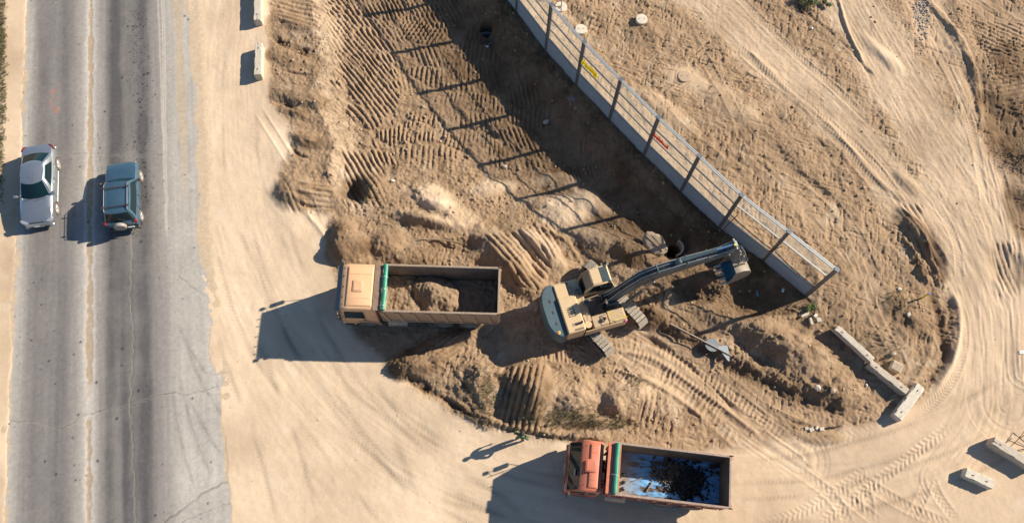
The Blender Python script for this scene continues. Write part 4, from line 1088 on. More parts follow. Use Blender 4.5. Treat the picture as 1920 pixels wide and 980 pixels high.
scatter_stones(3000, 31, .016, .10, mat('clod', (.38, .265, .165), .95, var=.25, scale=2), 'loose_clods', ('loose earth clods strewn over the rough soil', 'clods'), w_loose)
scatter_stones(500, 32, .02, .07, mat('gravel_grey', (.36, .34, .31), .9, var=.3, scale=3), 'gravel_patch', ('patch of grey gravel at the top of the right hand track', 'gravel'), w_rect(1718, -5, 1740, 60))
scatter_stones(900, 33, .012, .04, MATS['stone_tan'], 'yard_grit', ('fine grit scattered over the sandy yard', 'grit'), w_rect(430, 100, 1500, 980, .35))


# ------------------------------------------------------------------ grass and bushes
def leafm(name, col):
    m = mat(name, col, .7, var=.4, scale=3); return m


def blades(name, spots, m, lab, kind='stuff', seed=0, h=(.08, .2)):
    r = random.Random(seed); V = []; F = []
    for (px, py, rx, ry, n) in spots:
        for k in range(n):
            c = P(px + r.gauss(0, rx), py + r.gauss(0, ry)); c.z = ground_z(c.x, c.y)
            for q in range(r.randint(3, 6)):
                a = r.uniform(0, 6.3); hh = r.uniform(*h); le = r.uniform(.03, .14); w = r.uniform(.006, .012); d = Vector((math.cos(a), math.sin(a), 0)); n_ = Vector((-d.y, d.x, 0)) * w
                b = c + Vector((r.gauss(0, .03), r.gauss(0, .03), -.01)); i = len(V)
                V += [b - n_, b + n_, b + d * le * .4 + Vector((0, 0, hh * .7)) + n_ * .7, b + d * le * .4 + Vector((0, 0, hh * .7)) - n_ * .7, b + d * le * 1.3 + Vector((0, 0, hh))]
                F += [(i, i + 1, i + 2, i + 3), (i + 3, i + 2, i + 4)]
    me = bpy.data.meshes.new(name); me.from_pydata([v[:] for v in V], [], F); me.materials.append(m); o = bpy.data.objects.new(name, me); COL.objects.link(o)
    return tag(o, lab[0], lab[1], kind=kind)


blades('grass', [(1070, 782, 45, 9, 240), (1160, 795, 30, 6, 70), (915, 742, 12, 25, 150), (1110, 795, 40, 5, 90), (5, 60, 4, 60, 380), (6, 180, 4, 60, 260), (0, 300, 4, 40, 160), (1185, 720, 12, 10, 40), (1645, 650, 25, 20, 50), (1680, 560, 14, 14, 60), (1240, 180, 60, 60, 60), (700, 370, 14, 14, 30)],
       leafm('grass_blades', (.13, .12, .05)), ('sparse dry green grass on the mound edge and the road verge', 'grass'), seed=4)
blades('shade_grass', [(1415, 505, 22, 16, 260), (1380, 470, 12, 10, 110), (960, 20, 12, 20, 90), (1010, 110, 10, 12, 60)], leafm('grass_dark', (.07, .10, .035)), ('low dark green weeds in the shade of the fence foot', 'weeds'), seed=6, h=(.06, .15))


def bush(px, py, r, h, n, col, label, seed, name='bush', cat='bush', twig=True):
    c = P(px, py); t = empty(name, (c.x, c.y, ground_z(c.x, c.y)), 0, label, cat); rr = random.Random(seed); V = []; F = []; mb = MB()
    nb = max(6, int(r * 16)); tips = []
    for k in range(nb):
        a = rr.uniform(0, 6.3); l = r * rr.uniform(.4, 1.0); e = Vector((math.cos(a) * l, math.sin(a) * l, h * rr.uniform(.35, 1.0) * (1 - .4 * l / r))); mid = e * .5 + Vector((0, 0, h * .15)); mb.tube([(0, 0, -.05), mid, e], [.018, .011, .004], 5); tips += [e, mid, (e + mid) / 2]
    mb.build('stem', M_wood, t)
    for k in range(n):
        p = rr.choice(tips) + Vector((rr.gauss(0, r * .13), rr.gauss(0, r * .13), rr.gauss(0, h * .1))); p.z = max(p.z, .02); s = rr.uniform(.018, .045); a = rr.uniform(0, 6.3); u = Vector((math.cos(a), math.sin(a), rr.uniform(-.6, .6))).normalized() * s; w = u.cross(Vector((rr.uniform(-1, 1), rr.uniform(-1, 1), 1))).normalized() * s * .45; i = len(V)
        V += [p - u, p + w, p + u, p - w]; F.append((i, i + 1, i + 2, i + 3))
    me = bpy.data.meshes.new('foliage'); me.from_pydata([v[:] for v in V], [], F); me.materials.append(leafm('leaf_%s' % name + str(seed), col)); o = bpy.data.objects.new('foliage', me); COL.objects.link(o); o.parent = t
    return t


bush(1516, 1, .75, .6, 5200, (.10, .12, .03), 'green bush cut by the top picture edge', 3)
bush(1543, 10, .42, .4, 1900, (.10, .12, .03), 'smaller green bush right of the one cut by the top edge', 4)
bush(1518, 576, .32, .28, 1100, (.12, .16, .04), 'small bright green tuft by the fence end', 5, 'weed_tuft', 'weed')
bush(1925, 290, 1.1, 1.1, 1500, (.13, .10, .05), 'dry brown shrub at the right picture edge', 6, 'shrub', 'shrub')
bush(-8, 265, .5, .4, 900, (.08, .08, .04), 'dark low scrub on the verge at the left picture edge', 7, 'shrub', 'shrub')

# ------------------------------------------------------------------ vehicles: shared pieces
M_tyre = mat('tyre', (.028, .028, .030), .85, var=.2, dust=.35)
M_rimT = mat('lorry_rim', (.30, .26, .21), .7, .2, dust=.5)
M_black = mat('black_plastic', (.02, .02, .022), .5, dust=.12)
M_chas = mat('chassis', (.05, .045, .04), .8, dust=.4)
M_glass = mat('car_glass', (.006, .020, .026), .06, var=.1, spec=.35)
M_lens = mat('lamp_lens', (.42, .45, .48), .12, .4, coat=.5); M_redl = mat('red_lens', (.22, .010, .015), .15, coat=.5); M_amb = mat('amber_lens', (.75, .28, .03), .25)
M_mirror = mat('mirror_glass', (.5, .55, .6), .08, .9)
M_alloy = mat('alloy', (.62, .62, .62), .3, .7, dust=.12)


def wheel(x, y, r, w, parent, side, rim_m, dual=False, spokes=5, rim_r=None, name='wheel'):
    """tyre with a rim as its sub-part; side +1 = outer face towards +y"""
    rr = rim_r or r * .6; T = Matrix.Translation((x, y, r)) @ Matrix.Rotation(-math.pi / 2 * side, 4, 'X')
    mb = MB(); h = w / 2
    prof = [(rr, -h * .9), (r * .86, -h), (r * .96, -h * .9), (r, -h * .7), (r, h * .7), (r * .96, h * .9), (r * .86, h), (rr, h * .9)]
    mb.lathe(prof, 36, T)
    if dual: mb.lathe([(a, b - w * 1.12) for a, b in prof], 36, T)
    n = 40
    for k in range(n):          # tread blocks
        a = 2 * math.pi * k / n; mb.box(r - .004, r + .012, -.018, .018, -h * .66, h * .66, M=T @ Matrix.Rotation(a, 4, 'Z'))
    ty = mb.build(name, M_tyre, parent)
    mb = MB()
    mb.lathe([(rr, h * .88), (rr * .95, h * .92), (rr * .9, h * .55), (rr * .86, h * .3), (rr * .4, h * (.35 if not dual else -.1)), (0, h * .35 if not dual else 0)], 30, T)
    for k in range(spokes):
        a = 2 * math.pi * k / spokes; R = T @ Matrix.Rotation(a, 4, 'Z')
        mb.box(rr * .18, rr * .93, -rr * .10, rr * .10, h * .35, h * .74, .01, R)
    mb.lathe([(rr * .26, h * .3), (rr * .26, h * .8), (rr * .18, h * .86), (0, h * .86)], 16, T)
    mb.build('rim', rim_m, ty)
    return ty


def patch(fn, u0, u1, v0, v1, nu, nv, off, th):
    """curved slab lying off metres outside the surface fn(u, v)"""
    def at_(u, v):
        p = fn(u, v); e = 1e-3; du = fn(u + e, v) - fn(u - e, v); dv = fn(u, v + e) - fn(u, v - e); n = du.cross(dv).normalized(); return p, n
    V = []; bm = bmesh.new(); A = []; B = []
    for j in range(nv + 1):
        for i in range(nu + 1):
            p, n = at_(u0 + (u1 - u0) * i / nu, v0 + (v1 - v0) * j / nv)
            A.append(bm.verts.new(p + n * off)); B.append(bm.verts.new(p + n * (off - th)))
    w = nu + 1
    for j in range(nv):
        for i in range(nu):
            q = (j * w + i, j * w + i + 1, (j + 1) * w + i + 1, (j + 1) * w + i)
            bm.faces.new([A[k] for k in q]); bm.faces.new([B[k] for k in q[::-1]])
    for i in range(nu):
        for j in (0, nv):
            k = j * w + i; bm.faces.new((A[k], B[k], B[k + 1], A[k + 1]))
    for j in range(nv):
        for i in (0, nu):
            k = j * w + i; bm.faces.new((A[k], A[k + w], B[k + w], B[k]))
    bmesh.ops.recalc_face_normals(bm, faces=bm.faces)
    return bm


def make_car(root, spec):
    S = spec; paint = S['paint']
    # lower body
    secs = []
    for (x, hw, zt, zb, cr) in S['stations']:
        pts = []
        half = [(0, zb), (hw * .86, zb), (hw * .96, zb + .07), (hw * 1.0, zb + (zt - zb) * .35), (hw * .995, zb + (zt - zb) * .62), (hw * .955, zt - .07), (hw * .90, zt - .015), (hw * .6, zt + cr * .6), (0, zt + cr)]
        pts = [Vector((x, y, z)) for y, z in half] + [Vector((x, -y, z)) for y, z in half[-2:0:-1]]
        secs.append(pts)
    mb = MB(); mb.loft(secs); body = mb.build('body', paint, root, 38)
    for x in S['axles']:
        for s in (-1, 1):
            c = MB(); c.lathe([(0, -.2), (S['wr'] * 1.17, -.2), (S['wr'] * 1.17, .25), (0, .25)], 28, Matrix.Translation((x, s * (S['w'] / 2 - .06), S['wr'] + .01)) @ Matrix.Rotation(math.pi / 2, 4, 'X')); bool_cut(body, c)
    smooth(body.data, 38)
    # dark arch liners and underside
    MB().box(S['stations'][-1][0] + .15, S['stations'][0][0] - .15, -S['w'] * .33, S['w'] * .33, .17, .42, .03).build('underbody', M_black, root)
    for x in S['axles']:
        for s in (-1, 1): wheel(x, s * (S['w'] / 2 - S['tw'] / 2 + .005), S['wr'], S['tw'], root, s, S['rim'], spokes=S['spokes'], rim_r=S['wr'] * .66)
    # greenhouse surfaces
    fb, ft, rb, rt, wb, wt, zb, zt, dome, curv = S['gh']
    def front(u, v): return Vector((fb + (ft - fb) * v - curv * u * u * (1 - .3 * v), u * (wb + (wt - wb) * v), zb + (zt - zb) * v + .03 * v * (1 - u * u)))
    def back(u, v): return Vector((rb + (rt - rb) * v + curv * .7 * u * u, -u * (wb + (wt - wb) * v), zb + (zt - zb) * v + .03 * v * (1 - u * u)))
    def side(s):
        def f(u, v):     # u 0..1 front to rear (reversed for the other side so that normals face out)
            t = u if s < 0 else 1 - u
            a = front(s, v); b = back(-s, v); p = a.lerp(b, t); p.y += s * .05 * math.sin(math.pi * t) * (1 - .3 * v) + s * .03 * math.sin(math.pi * v); return p
        def g(u, v): return f(1 - u, v)
        return g
    def roof(u, v):      # v 0 front .. 1 back
        a = front(u, 1); b = back(-u, 1); p = a.lerp(b, v); p.y += math.copysign(1, u) * .05 * .7 * math.sin(math.pi * v) * abs(u); p.z += dome * math.sin(math.pi * v) * (1 - u * u * .9); return p
    bm = bmesh.new()
    for fn, ur, n1, n2 in ((front, (-1, 1), 10, 6), (back, (-1, 1), 10, 6), (side(1), (0, 1), 16, 6), (side(-1), (0, 1), 16, 6), (roof, (-1, 1), 10, 16)):
        G = [[bm.verts.new(fn(ur[0] + (ur[1] - ur[0]) * i / n1, j / n2)) for i in range(n1 + 1)] for j in range(n2 + 1)]
        for j in range(n2):
            for i in range(n1): bm.faces.new((G[j][i], G[j][i + 1], G[j + 1][i + 1], G[j + 1][i]))
    bmesh.ops.remove_doubles(bm, verts=bm.verts, dist=.004); bmesh.ops.recalc_face_normals(bm, faces=bm.faces)
    mb = MB(); mb._add(bm); mb.build('roof', paint, root, 40)
    mb = MB(); mb._add(patch(front, -.92, .92, .03, .93, 12, 6, .006, .02)); mb.build('windshield', M_glass, root, 60)
    mb = MB(); mb._add(patch(back, -.88, .88, .08, .90, 12, 6, .006, .02)); mb.build('rear_window', M_glass, root, 60)
    for s in (-1, 1):
        f = side(s)
        for (u0, u1) in S['side_win']:
            if s > 0: pass
            a0, a1 = (u0, u1) if s > 0 else (1 - u1, 1 - u0)
            bmp = patch(f, a0, a1, .10, .84, 8, 4, .006, .02)
            # make sure the slab sits outside
            mb = MB(); mb._add(bmp); mb.build('side_window', M_glass, root, 60)
        m_ = MB(); xm = fb - .28; m_.tube([(xm, s * (wb + .02), zb + .06), (xm + .02, s * (wb + .12), zb + .09)], .02, 6); m_.box(xm - .06, xm + .08, s * (wb + .19) - .10, s * (wb + .19) + .10, zb + .03, zb + .17, .035, seg=2); m_.build('side_mirror', S.get('mirror', paint), root)
        for x in S['handles']:
            MB().box(x - .08, x + .08, s * (S['w'] / 2 - .012) - .018, s * (S['w'] / 2 - .012) + .018, zb - .13, zb - .095, .008).build('door_handle', paint, root)
        MB().box(S['axles'][1] + S['wr'] * 1.25, S['axles'][0] - S['wr'] * 1.25, s * S['w'] / 2 - .03, s * S['w'] / 2 + .012, S['stations'][3][3] + .12 + S.get('mould', 0), S['stations'][3][3] + .16 + S.get('mould', 0), .01).build('side_moulding', S.get('trim', M_black), root)
    # door gaps: thin dark grooves
    for s in (-1, 1):
        for x in S['gaps']: MB().box(x - .006, x + .006, s * (S['w'] / 2 - .01) - .016, s * (S['w'] / 2 - .01) + .0135, .34, zb - .06).build('door_gap', M_black, root, 0)
    return front, back, side, roof


def place_by_wheels(root, front_px, rear_px, z, y_side, half_track, x_f, x_r):
    """put root so that the wheels on side y_side are seen at the given photo pixels"""
    a, b = P(*front_px, z), P(*rear_px, z); d = (a - b); ang = math.atan2(d.y, d.x)
    mid = (a + b) / 2; R = Matrix.Rotation(ang, 3, 'Z'); loc = R @ Vector(((x_f + x_r) / 2, y_side * half_track, 0))
    root.location = (mid.x - loc.x, mid.y - loc.y, .012); root.rotation_euler = (0, 0, ang)


# silver saloon, bonnet towards the bottom of the picture
sil = mat('silver_paint', (.45, .49, .52), .30, .8, var=.04, coat=.5, dust=.07, dustcol=(.45, .40, .32))
sed = empty('parked_car', (0, 0, 0), 0, 'silver saloon car driving down the left lane, bonnet towards the bottom edge', 'car')
sed.name = 'saloon_car'
fr, bk, sd, rf = make_car(sed, dict(paint=sil, w=1.80, wr=.33, tw=.21, rim=M_alloy, spokes=9, axles=(1.40, -1.33), side_win=((.07, .30), (.325, .53), (.555, .80)) and ((.16, .80),), handles=(.02, -.95), gaps=(.72, -.22, -1.05), mould=.0, trim=sil,
    stations=[(2.36, .50, .50, .28, .0), (2.32, .66, .60, .22, .01), (2.20, .80, .70, .20, .02), (1.85, .875, .80, .19, .045), (1.4, .895, .86, .19, .06), (.95, .90, .915, .19, .06), (.4, .90, .94, .19, .05), (-.5, .90, .95, .19, .05), (-1.2, .895, .97, .20, .05), (-1.7, .885, .98, .21, .05), (-2.1, .85, .96, .23, .04), (-2.32, .76, .90, .28, .03), (-2.40, .60, .70, .34, .0)],
    gh=(1.02, .25, -1.95, -1.05, .80, .575, .93, 1.42, .06, .26)))
mb = MB()
for k in range(5): mb.box(2.28 - .012 * k, 2.325 - .012 * k, -.36, .36, .52 + .035 * k, .538 + .035 * k)
mb.box(2.20, 2.29, -.40, .40, .50, .70, .02)
mb.build('grille', M_black, sed)
mb = MB(); mb.box(2.31, 2.385, -.55, .55, .27, .37, .02); mb.build('air_intake', M_black, sed)
MB().box(2.375, 2.392, -.25, .25, .385, .475, .004).build('number_plate', M_white, sed)
for s in (-1, 1):
    mb = MB(); mb.prism([(2.29, s * .48), (2.315, s * .64), (2.21, s * .80), (2.03, s * .855), (2.08, s * .72), (2.20, s * .56)], .585, .775, 'z', .02); mb.build('headlight', M_lens, sed)
    mb = MB(); mb.prism([(-2.335, s * .58), (-2.30, s * .76), (-2.14, s * .862), (-2.04, s * .87), (-2.14, s * .76), (-2.28, s * .64)], .72, .955, 'z', .02); mb.build('tail_light', M_redl, sed)
mb = MB(); mb.tube([(1.04, -.62, .965), (.93, .05, 1.03)], .008, 5); mb.build('wiper', M_black, sed); mb = MB(); mb.tube([(1.10, -.05, .97), (.98, .60, 1.01)], .008, 5); mb.build('wiper', M_black, sed)
MB().tube([(.18, .12, 1.47), (-.25, .22, 1.75)], .006, 5).build('aerial', M_black, sed)
MB().box(-2.43, -2.38, -.26, .26, .55, .65, .004).build('number_plate', M_white, sed)
MB().box(-2.40, -2.25, -.80, .80, .30, .52, .05).build('rear_bumper', sil, sed); MB().box(2.20, 2.375, -.76, .76, .24, .40, .05).build('front_bumper', sil, sed)
place_by_wheels(sed, (108.3, 391), (110.4, 308), .33, 1, .90, 1.40, -1.33)

# blue grey compact off-roader with a spare wheel, bonnet towards the top
blu = mat('slate_blue_paint', (.050, .135, .205), .28, .5, var=.06, coat=.8, dust=.10, dustcol=(.35, .33, .30))
silt = mat('sill_silver', (.30, .32, .34), .4, .4, dust=.2)
suv = empty('off_road_car', (0, 0, 0), 0, 'dark slate blue compact off-roader with roof bars and rear spare wheel', 'car')
fr, bk, sd, rf = make_car(suv, dict(paint=blu, w=1.74, wr=.34, tw=.21, rim=M_alloy, spokes=5, axles=(1.22, -1.23), side_win=((.06, .92),), handles=(.05, -.75), gaps=(.72, -.2, -.9), mould=.18, trim=M_black, mirror=M_black,
    stations=[(1.90, .60, .70, .36, .0), (1.88, .74, .86, .30, .01), (1.80, .83, .93, .28, .02), (1.4, .865, .985, .27, .035), (.9, .87, 1.03, .27, .04), (.3, .87, 1.05, .27, .04), (-.6, .87, 1.06, .27, .04), (-1.3, .87, 1.06, .28, .04), (-1.75, .85, 1.06, .30, .02), (-1.86, .80, 1.02, .34, .0)],
    gh=(.86, .38, -1.80, -1.48, .83, .64, 1.03, 1.60, .04, .10)))
for s in (-1, 1):
    rl = MB(); rl.tube([(.25, s * .60, 1.655), (.15, s * .61, 1.70), (-1.25, s * .61, 1.70), (-1.38, s * .60, 1.655)], .018, 8); rl.build('roof_rail', silt, suv)
    MB().box(-1.86, -1.70, s * .79 - .07, s * .79 + .07, .88, 1.14, .03).build('tail_light', M_redl, suv)
    MB().box(1.82, 1.905, s * .62 - .14, s * .62 + .14, .68, .85, .03).build('headlight', M_lens, suv)
for x in (.0, -1.12):
    b_ = MB(); b_.tube([(x, -.74, 1.74), (x, .74, 1.74)], .016, 8); b_.tube([(x - .05, -.74, 1.74), (x - .05, .74, 1.74)], .012, 8); b_.box(x - .07, x + .02, -.64, -.58, 1.69, 1.76); b_.box(x - .07, x + .02, .58, .64, 1.69, 1.76); b_.build('roof_bar', M_black, suv)
sp = MB(); sp.lathe([(0, -.10), (.30, -.10), (.33, -.06), (.335, .04), (.30, .09), (.22, .105), (.20, .085), (0, .09)], 36, Matrix.Translation((-1.98, .05, .92)) @ Matrix.Rotation(-math.pi / 2, 4, 'Y')); sp.build('spare_wheel_cover', mat('spare_cover', (.33, .30, .27), .4, .2, dust=.2), suv)
MB().box(-1.96, -1.80, -.83, .83, .36, .56, .05).build('rear_bumper', M_black, suv); MB().box(1.80, 1.97, -.82, .82, .36, .56, .05).build('front_bumper', M_black, suv)
MB().box(1.87, 1.915, -.45, .45, .70, .84, .02).build('grille', M_black, suv); MB().tube([(-1.80, -.45, 1.14), (-1.70, .05, 1.32)], .008, 5).build('wiper', M_black, suv)
MB().box(-1.99, -1.955, -.62, -.28, .66, .76, .004).build('number_plate', M_white, suv)
place_by_wheels(suv, (265.7, 330.6), (266.4, 404.5), .34, -1, .87, 1.22, -1.23)


# ------------------------------------------------------------------ tipper lorries
def tipper(root, S):
    pc = S['cab_paint']; bp = S['bed_paint']; bi = S['bed_inner']
    x0, x1 = S['bed_x']; hw = S['bed_hw']; zt = S['rim_z']; zf = S['floor_z']; c0, c1 = S['cab_x']
    # chassis
    for s in (-1, 1): MB().box(x0 + .3, c1 - .3, s * .42 - .04, s * .42 + .04, .75, 1.02, .01).build('frame_rail', M_chas, root)
    for x in S['rear_ax']: MB().tube([(x, -.8, .52), (x, .8, .52)], .10, 10).build('axle', M_chas, root)
    MB().tube([(S['front_ax'], -.8, .52), (S['front_ax'], .8, .52)], .08, 10).build('axle', M_chas, root)
    MB().lathe([(0, -.5), (.31, -.5), (.33, -.47), (.33, .47), (.31, .5), (0, .5)], 20, Matrix.Translation((c0 - .95, 1.0, .72)), 'x').build('fuel_tank', M_galv, root)
    MB().box(c0 - 1.45, c0 - .55, -1.15, -.72, .5, .98, .03).build('battery_box', M_chas, root)
    for x in S['rear_ax']:
        for s in (-1, 1): wheel(x, s * (1.22 - .16), .53, .30, root, s, M_rimT, True, 0, .30)
    for s in (-1, 1): wheel(S['front_ax'], s * 1.06, .53, .30, root, s, M_rimT, False, 0, .30)
    for s in (-1, 1):
        for x in S['rear_ax']:
            mb = MB(); n = 10; secs = []
            for k in range(n + 1):
                a = math.radians(25 + 130 * k / n); secs.append([Vector((x + math.cos(a) * .64, s * y, .53 + math.sin(a) * .62)) for y in (.76, 1.20)] + [Vector((x + math.cos(a) * .66, s * y, .53 + math.sin(a) * .64)) for y in (1.20, .76)])
            mb.loft(secs); mb.build('mudguard', M_chas, root)
    # body: floor, sides leaning out a little, tailgate, front wall
    t = .05; fl = .06
    MB().box(x0 + .04, x1 - .05, -hw + .12, hw - .12, zf - .12, zf, .01).build('bed_floor', S['floor_m'], root)
    for k, x in enumerate(np.linspace(x0 + .5, x1 - .4, 9)): MB().box(x - .05, x + .05, -hw + .1, hw - .1, zf - .24, zf - .125).build('cross_member', M_chas, root)
    for s in (-1, 1):
        mb = MB(); yb = hw - .14; mb.prism([(s * yb, zf - .2), (s * (hw - .04), zt), (s * (hw + .0), zt), (s * (yb + .05), zf - .2)], x0 + .02, x1, 'x'); w_ = mb.build('bed_side', bi if False else bp, root, 0)
        # inner skin
        mb = MB(); mb.prism([(s * (yb - .008), zf), (s * (hw - .052), zt - .04), (s * (hw - .042), zt - .04), (s * (yb + .002), zf)], x0 + .10, x1 - .06, 'x'); mb.build('inner_lining', bi, root, 0)
        MB().box(x0, x1 + .02, s * (hw - .02) - .055, s * (hw - .02) + .055, zt - .01, zt + .07, .012).build('top_rim', S['rim_m'], root)
        nr = S['ribs']
        for k in range(nr):
            x = x0 + .35 + (x1 - x0 - .7) * k / (nr - 1); lean = .22
            mb = MB(); q = [(x - .09, zf - .18), (x + .09, zf - .18), (x + .09 + lean, zt - .06), (x - .09 + lean, zt - .06)]
            secs = []
            for (xx, zz) in q:
                f = (zz - (zf - .2)) / (zt - zf + .2); y = s * (yb + .05 + (hw - yb - .05) * f); secs.append((Vector((xx, y - s * .01, zz)), Vector((xx, y + s * .06, zz))))
            mb.loft([[a[0] for a in secs], [a[1] for a in secs]]); mb.build('side_rib', bp, root, 0)
        mb = MB(); mb.box(x0 + .1, x1 - .1, s * (yb + .05) - .05, s * (yb + .05) + .05, zf - .28, zf - .16, .01); mb.build('lower_rail', bp, root)
    mb = MB(); mb.box(x0 - .03, x0 + .05, -hw + .03, hw - .03, zf - .15, zt - .02, .008)
    mb.build('tailgate', bp, root)
    MB().box(x0 + .055, x0 + .075, -hw + .14, hw - .14, zf, zt - .06).build('tailgate_lining', bi, root, 0)
    MB().box(x0 - .05, x0 + .06, -hw - .02, hw + .02, zt - .02, zt + .06, .012).build('tailgate_rim', S['rim_m'], root)
    for s in (-1, 1):
        MB().box(x0 - .10, x0 - .04, s * (hw - .12) - .04, s * (hw - .12) + .04, zf, zt + .04, .008).build('tailgate_post', bp, root); MB().lathe([(0, -.07), (.035, -.07), (.035, .07), (0, .07)], 10, Matrix.Translation((x0 - .04, s * (hw + .01), zt + .08)), 'x').build('hinge', M_rust, root)
    # front wall slopes inwards at the bottom
    mb = MB(); mb.prism([(x1 - .04, zf - .1), (x1, zt + .10), (x1 - S['slope'], zt + .10) if False else (x1 - .05, zt + .10), (x1 - .09, zf - .1)], -hw + .02, hw - .02, 'y'); mb.build('front_wall', bp, root, 0)
    mb = MB(); mb.prism([(x1 - .095, zf), (x1 - .06, zt + .02), (x1 - .07, zt + .02), (x1 - S['slope'], zf + .004), (x1 - S['slope'] + .05, zf + .001)], -hw + .14, hw - .14, 'y'); mb.build('front_lining', S['front_inner'], root, 0)
    for k, y in enumerate((-.8, 0, .8)): MB().box(x1, x1 + .07, y - .05, y + .05, zf - .1, zt, .01).build('front_rib', bp, root)
    # narrow shelf over the headboard
    MB().box(x1 - .02, x1 + S['shelf'], -hw, hw, zt + .06, zt + .11, .012).build('headboard_shelf', S['shelf_m'], root)
    # roll of tarpaulin
    n = 24; secs = []
    for k in range(n + 1):
        y = (-hw + .04) + (2 * hw - .08) * k / n; r = .12 + .022 * mnoise.noise(Vector((y * 3, S['seed'], 0))); dx = .05 * mnoise.noise(Vector((y * 1.1, S['seed'] + 4, 0)))
        secs.append([Vector((S['roll_x'] + dx + math.cos(a) * r * (1 + .12 * mnoise.noise(Vector((a, y * 4, 0)))), y, zt + .16 + math.sin(a) * r * .8)) for a in [2 * math.pi * i / 14 for i in range(14)]])
    MB().loft(secs).build('rolled_tarpaulin', S['tarp_m'], root, 60)
    for y in S['straps']: MB().tube([(S['roll_x'] + .22, y, zt + .13), (S['roll_x'], y + .03, zt + .29), (S['roll_x'] - .14, y + .04, zt + .13)], .012, 6).build('tie_strap', M_white, root)
    # cab
    cw = S['cab_hw']; zc = S['cab_z']; zb = .62
    def ring(x, w, z0, z1, r, lean=0.0):
        p = []
        for (cy, cz, a0) in ((w - r, z1 - r, 0), (-(w - r), z1 - r, 90), (-(w - .04), z0 + .04, 180), (w - .04, z0 + .04, 270)):
            rr = r if a0 < 180 else .04
            for q in range(5):
                a = math.radians(a0 + 90 * q / 4); p.append(Vector((x, cy + math.cos(a) * rr, cz + math.sin(a) * rr)))
        return p
    slant = S['slant']; secs = []
    for (x, z1, w, r) in ((c0, zc - .10, cw - .03, .10), (c0 + .05, zc - .03, cw, .14), (c0 + .25, zc, cw, .15), (c1 - .55 - slant, zc, cw, .15), (c1 - .28 - slant, zc - .03, cw, S.get('fr', .15)), (c1 - .10 - slant * .9, zc - .14, cw - .01, S.get('fr', .14))):
        secs.append(ring(x, w, zb, z1, r))
    # front face: build as vertical profile ends
    zs = [zc - .14, zc - .32, zb + .95, zb + .55]
    secs.append(ring((c1 - .10 - slant * .9) + (slant * .9 + .095) * (.20 / (zc - .14 - zb - 1.02)), cw - .015, zb, zc - .34, S.get('fr', .10))); secs.append(ring(c1 - .005, cw - .03, zb, zb + 1.02, .08)); secs.append(ring(c1 + .02, cw - .07, zb + .02, zb + .92, .08))
    cab = MB().loft(secs).build('cab', pc, root, 32)
    for s in (-1, 1):
        c = MB(); c.lathe([(0, -.4), (.66, -.4), (.66, .4), (0, .4)], 30, Matrix.Translation((S['front_ax'], s * 1.15, .55)) @ Matrix.Rotation(math.pi / 2, 4, 'X')); bool_cut(cab, c)
    smooth(cab.data, 32)
    # raised roof panel
    mb = MB(); rx0, rx1 = c0 + .16, c1 - .40 - slant
    mb.loft([[Vector((x, y, z)) for x, y in ((rx0 + i, -cw + .16 + i), (rx1 - i, -cw + .18 + i), (rx1 - i, cw - .18 - i), (rx0 + i, cw - .16 - i))] for i, z in ((0, zc - .02), (.02, zc + .03), (.07, zc + .055))]); mb.build('roof_panel', pc, root, 30, bev=.012)
    for k, y in enumerate((-cw * .52, cw * .52)): MB().box(rx0 + .12, rx1 - .12, y - .012, y + .012, zc + .052, zc + .066, .004).build('roof_swage', pc, root)
    MB().box(c0 + .10, c0 + .125, -cw + .10, cw - .10, zc - .03, zc + .012, .004).build('roof_seam', M_chas, root)
    hx = S['hatch_x']; H_ = MB(); H_.box(hx - .26, hx + .26, -.30, .30, zc + .05, zc + .095, .03, seg=2); hat = H_.build('roof_hatch', pc, root); MB().box(hx - .20, hx + .20, -.24, .24, zc + .09, zc + .108, .012).build('hatch_ridge', pc, hat)
    for y in S['roof_dots']: MB().lathe([(0, 0), (.035, 0), (.03, .05), (0, .055)], 12, Matrix.Translation((c1 - .20 - slant, y, zc - .03))).build('marker_lamp', M_amb if S['amber'] else M_black, root)
    # glass
    xt = c1 - .10 - slant * .9; xb_ = c1 - .005
    def ws(u, v): return Vector((xb_ + (xt - xb_) * v - .008 * u * u, u * (cw - .10), zb + 1.05 + (zc - .20 - zb - 1.05) * v))
    mb = MB(); mb._add(patch(lambda u, v: ws(u, v), -1, 1, .02, .97, 10, 4, .03, .05)); mb.build('windshield', M_glass, root, 60)
    for s in (-1, 1):
        mb = MB(); mb.prism([(c1 - .18, zb + 1.02), (c1 - .30 - slant * .6, zc - .34), (c0 + .62, zc - .34), (c0 + .62, zb + 1.02)], s * (cw + .012), s * (cw - .02), 'y'); dw = mb.build('door_window', M_glass, root, 0)
        if S['quarter']: MB().prism([(c0 + .50, zb + 1.05), (c0 + .50, zc - .36), (c0 + .16, zc - .36), (c0 + .16, zb + 1.05)], s * (cw + .012), s * (cw - .02), 'y').build('quarter_window', M_glass, root, 0)
        for x in (c0 + .56, c1 - .14): MB().box(x - .008, x + .008, s * (cw - .01) - .014, s * (cw - .01) + .014, zb + .25, zc - .2).build('door_gap', M_black, root, 0)
        MB().box(c0 + .62, c0 + .78, s * (cw + .015) - .02, s * (cw + .015) + .02, zb + .78, zb + .83, .008).build('door_handle', M_black, root)
        # steps and arch lips
        mb = MB(); n = 12; ss_ = []
        for k in range(n + 1):
            a = math.radians(8 + 164 * k / n); ss_.append([Vector((S['front_ax'] + math.cos(a) * q, s * y, .55 + math.sin(a) * q)) for q, y in ((.64, cw - .05), (.64, cw + .06), (.72, cw + .06), (.72, cw - .05))])
        mb.loft(ss_); mb.build('wheel_arch', S['arch_m'], root)
        MB().box(S['front_ax'] + .62, c1 - .02, s * (cw - .08) - .10, s * (cw - .08) + .10, .42, .50, .01).build('step', M_black, root)
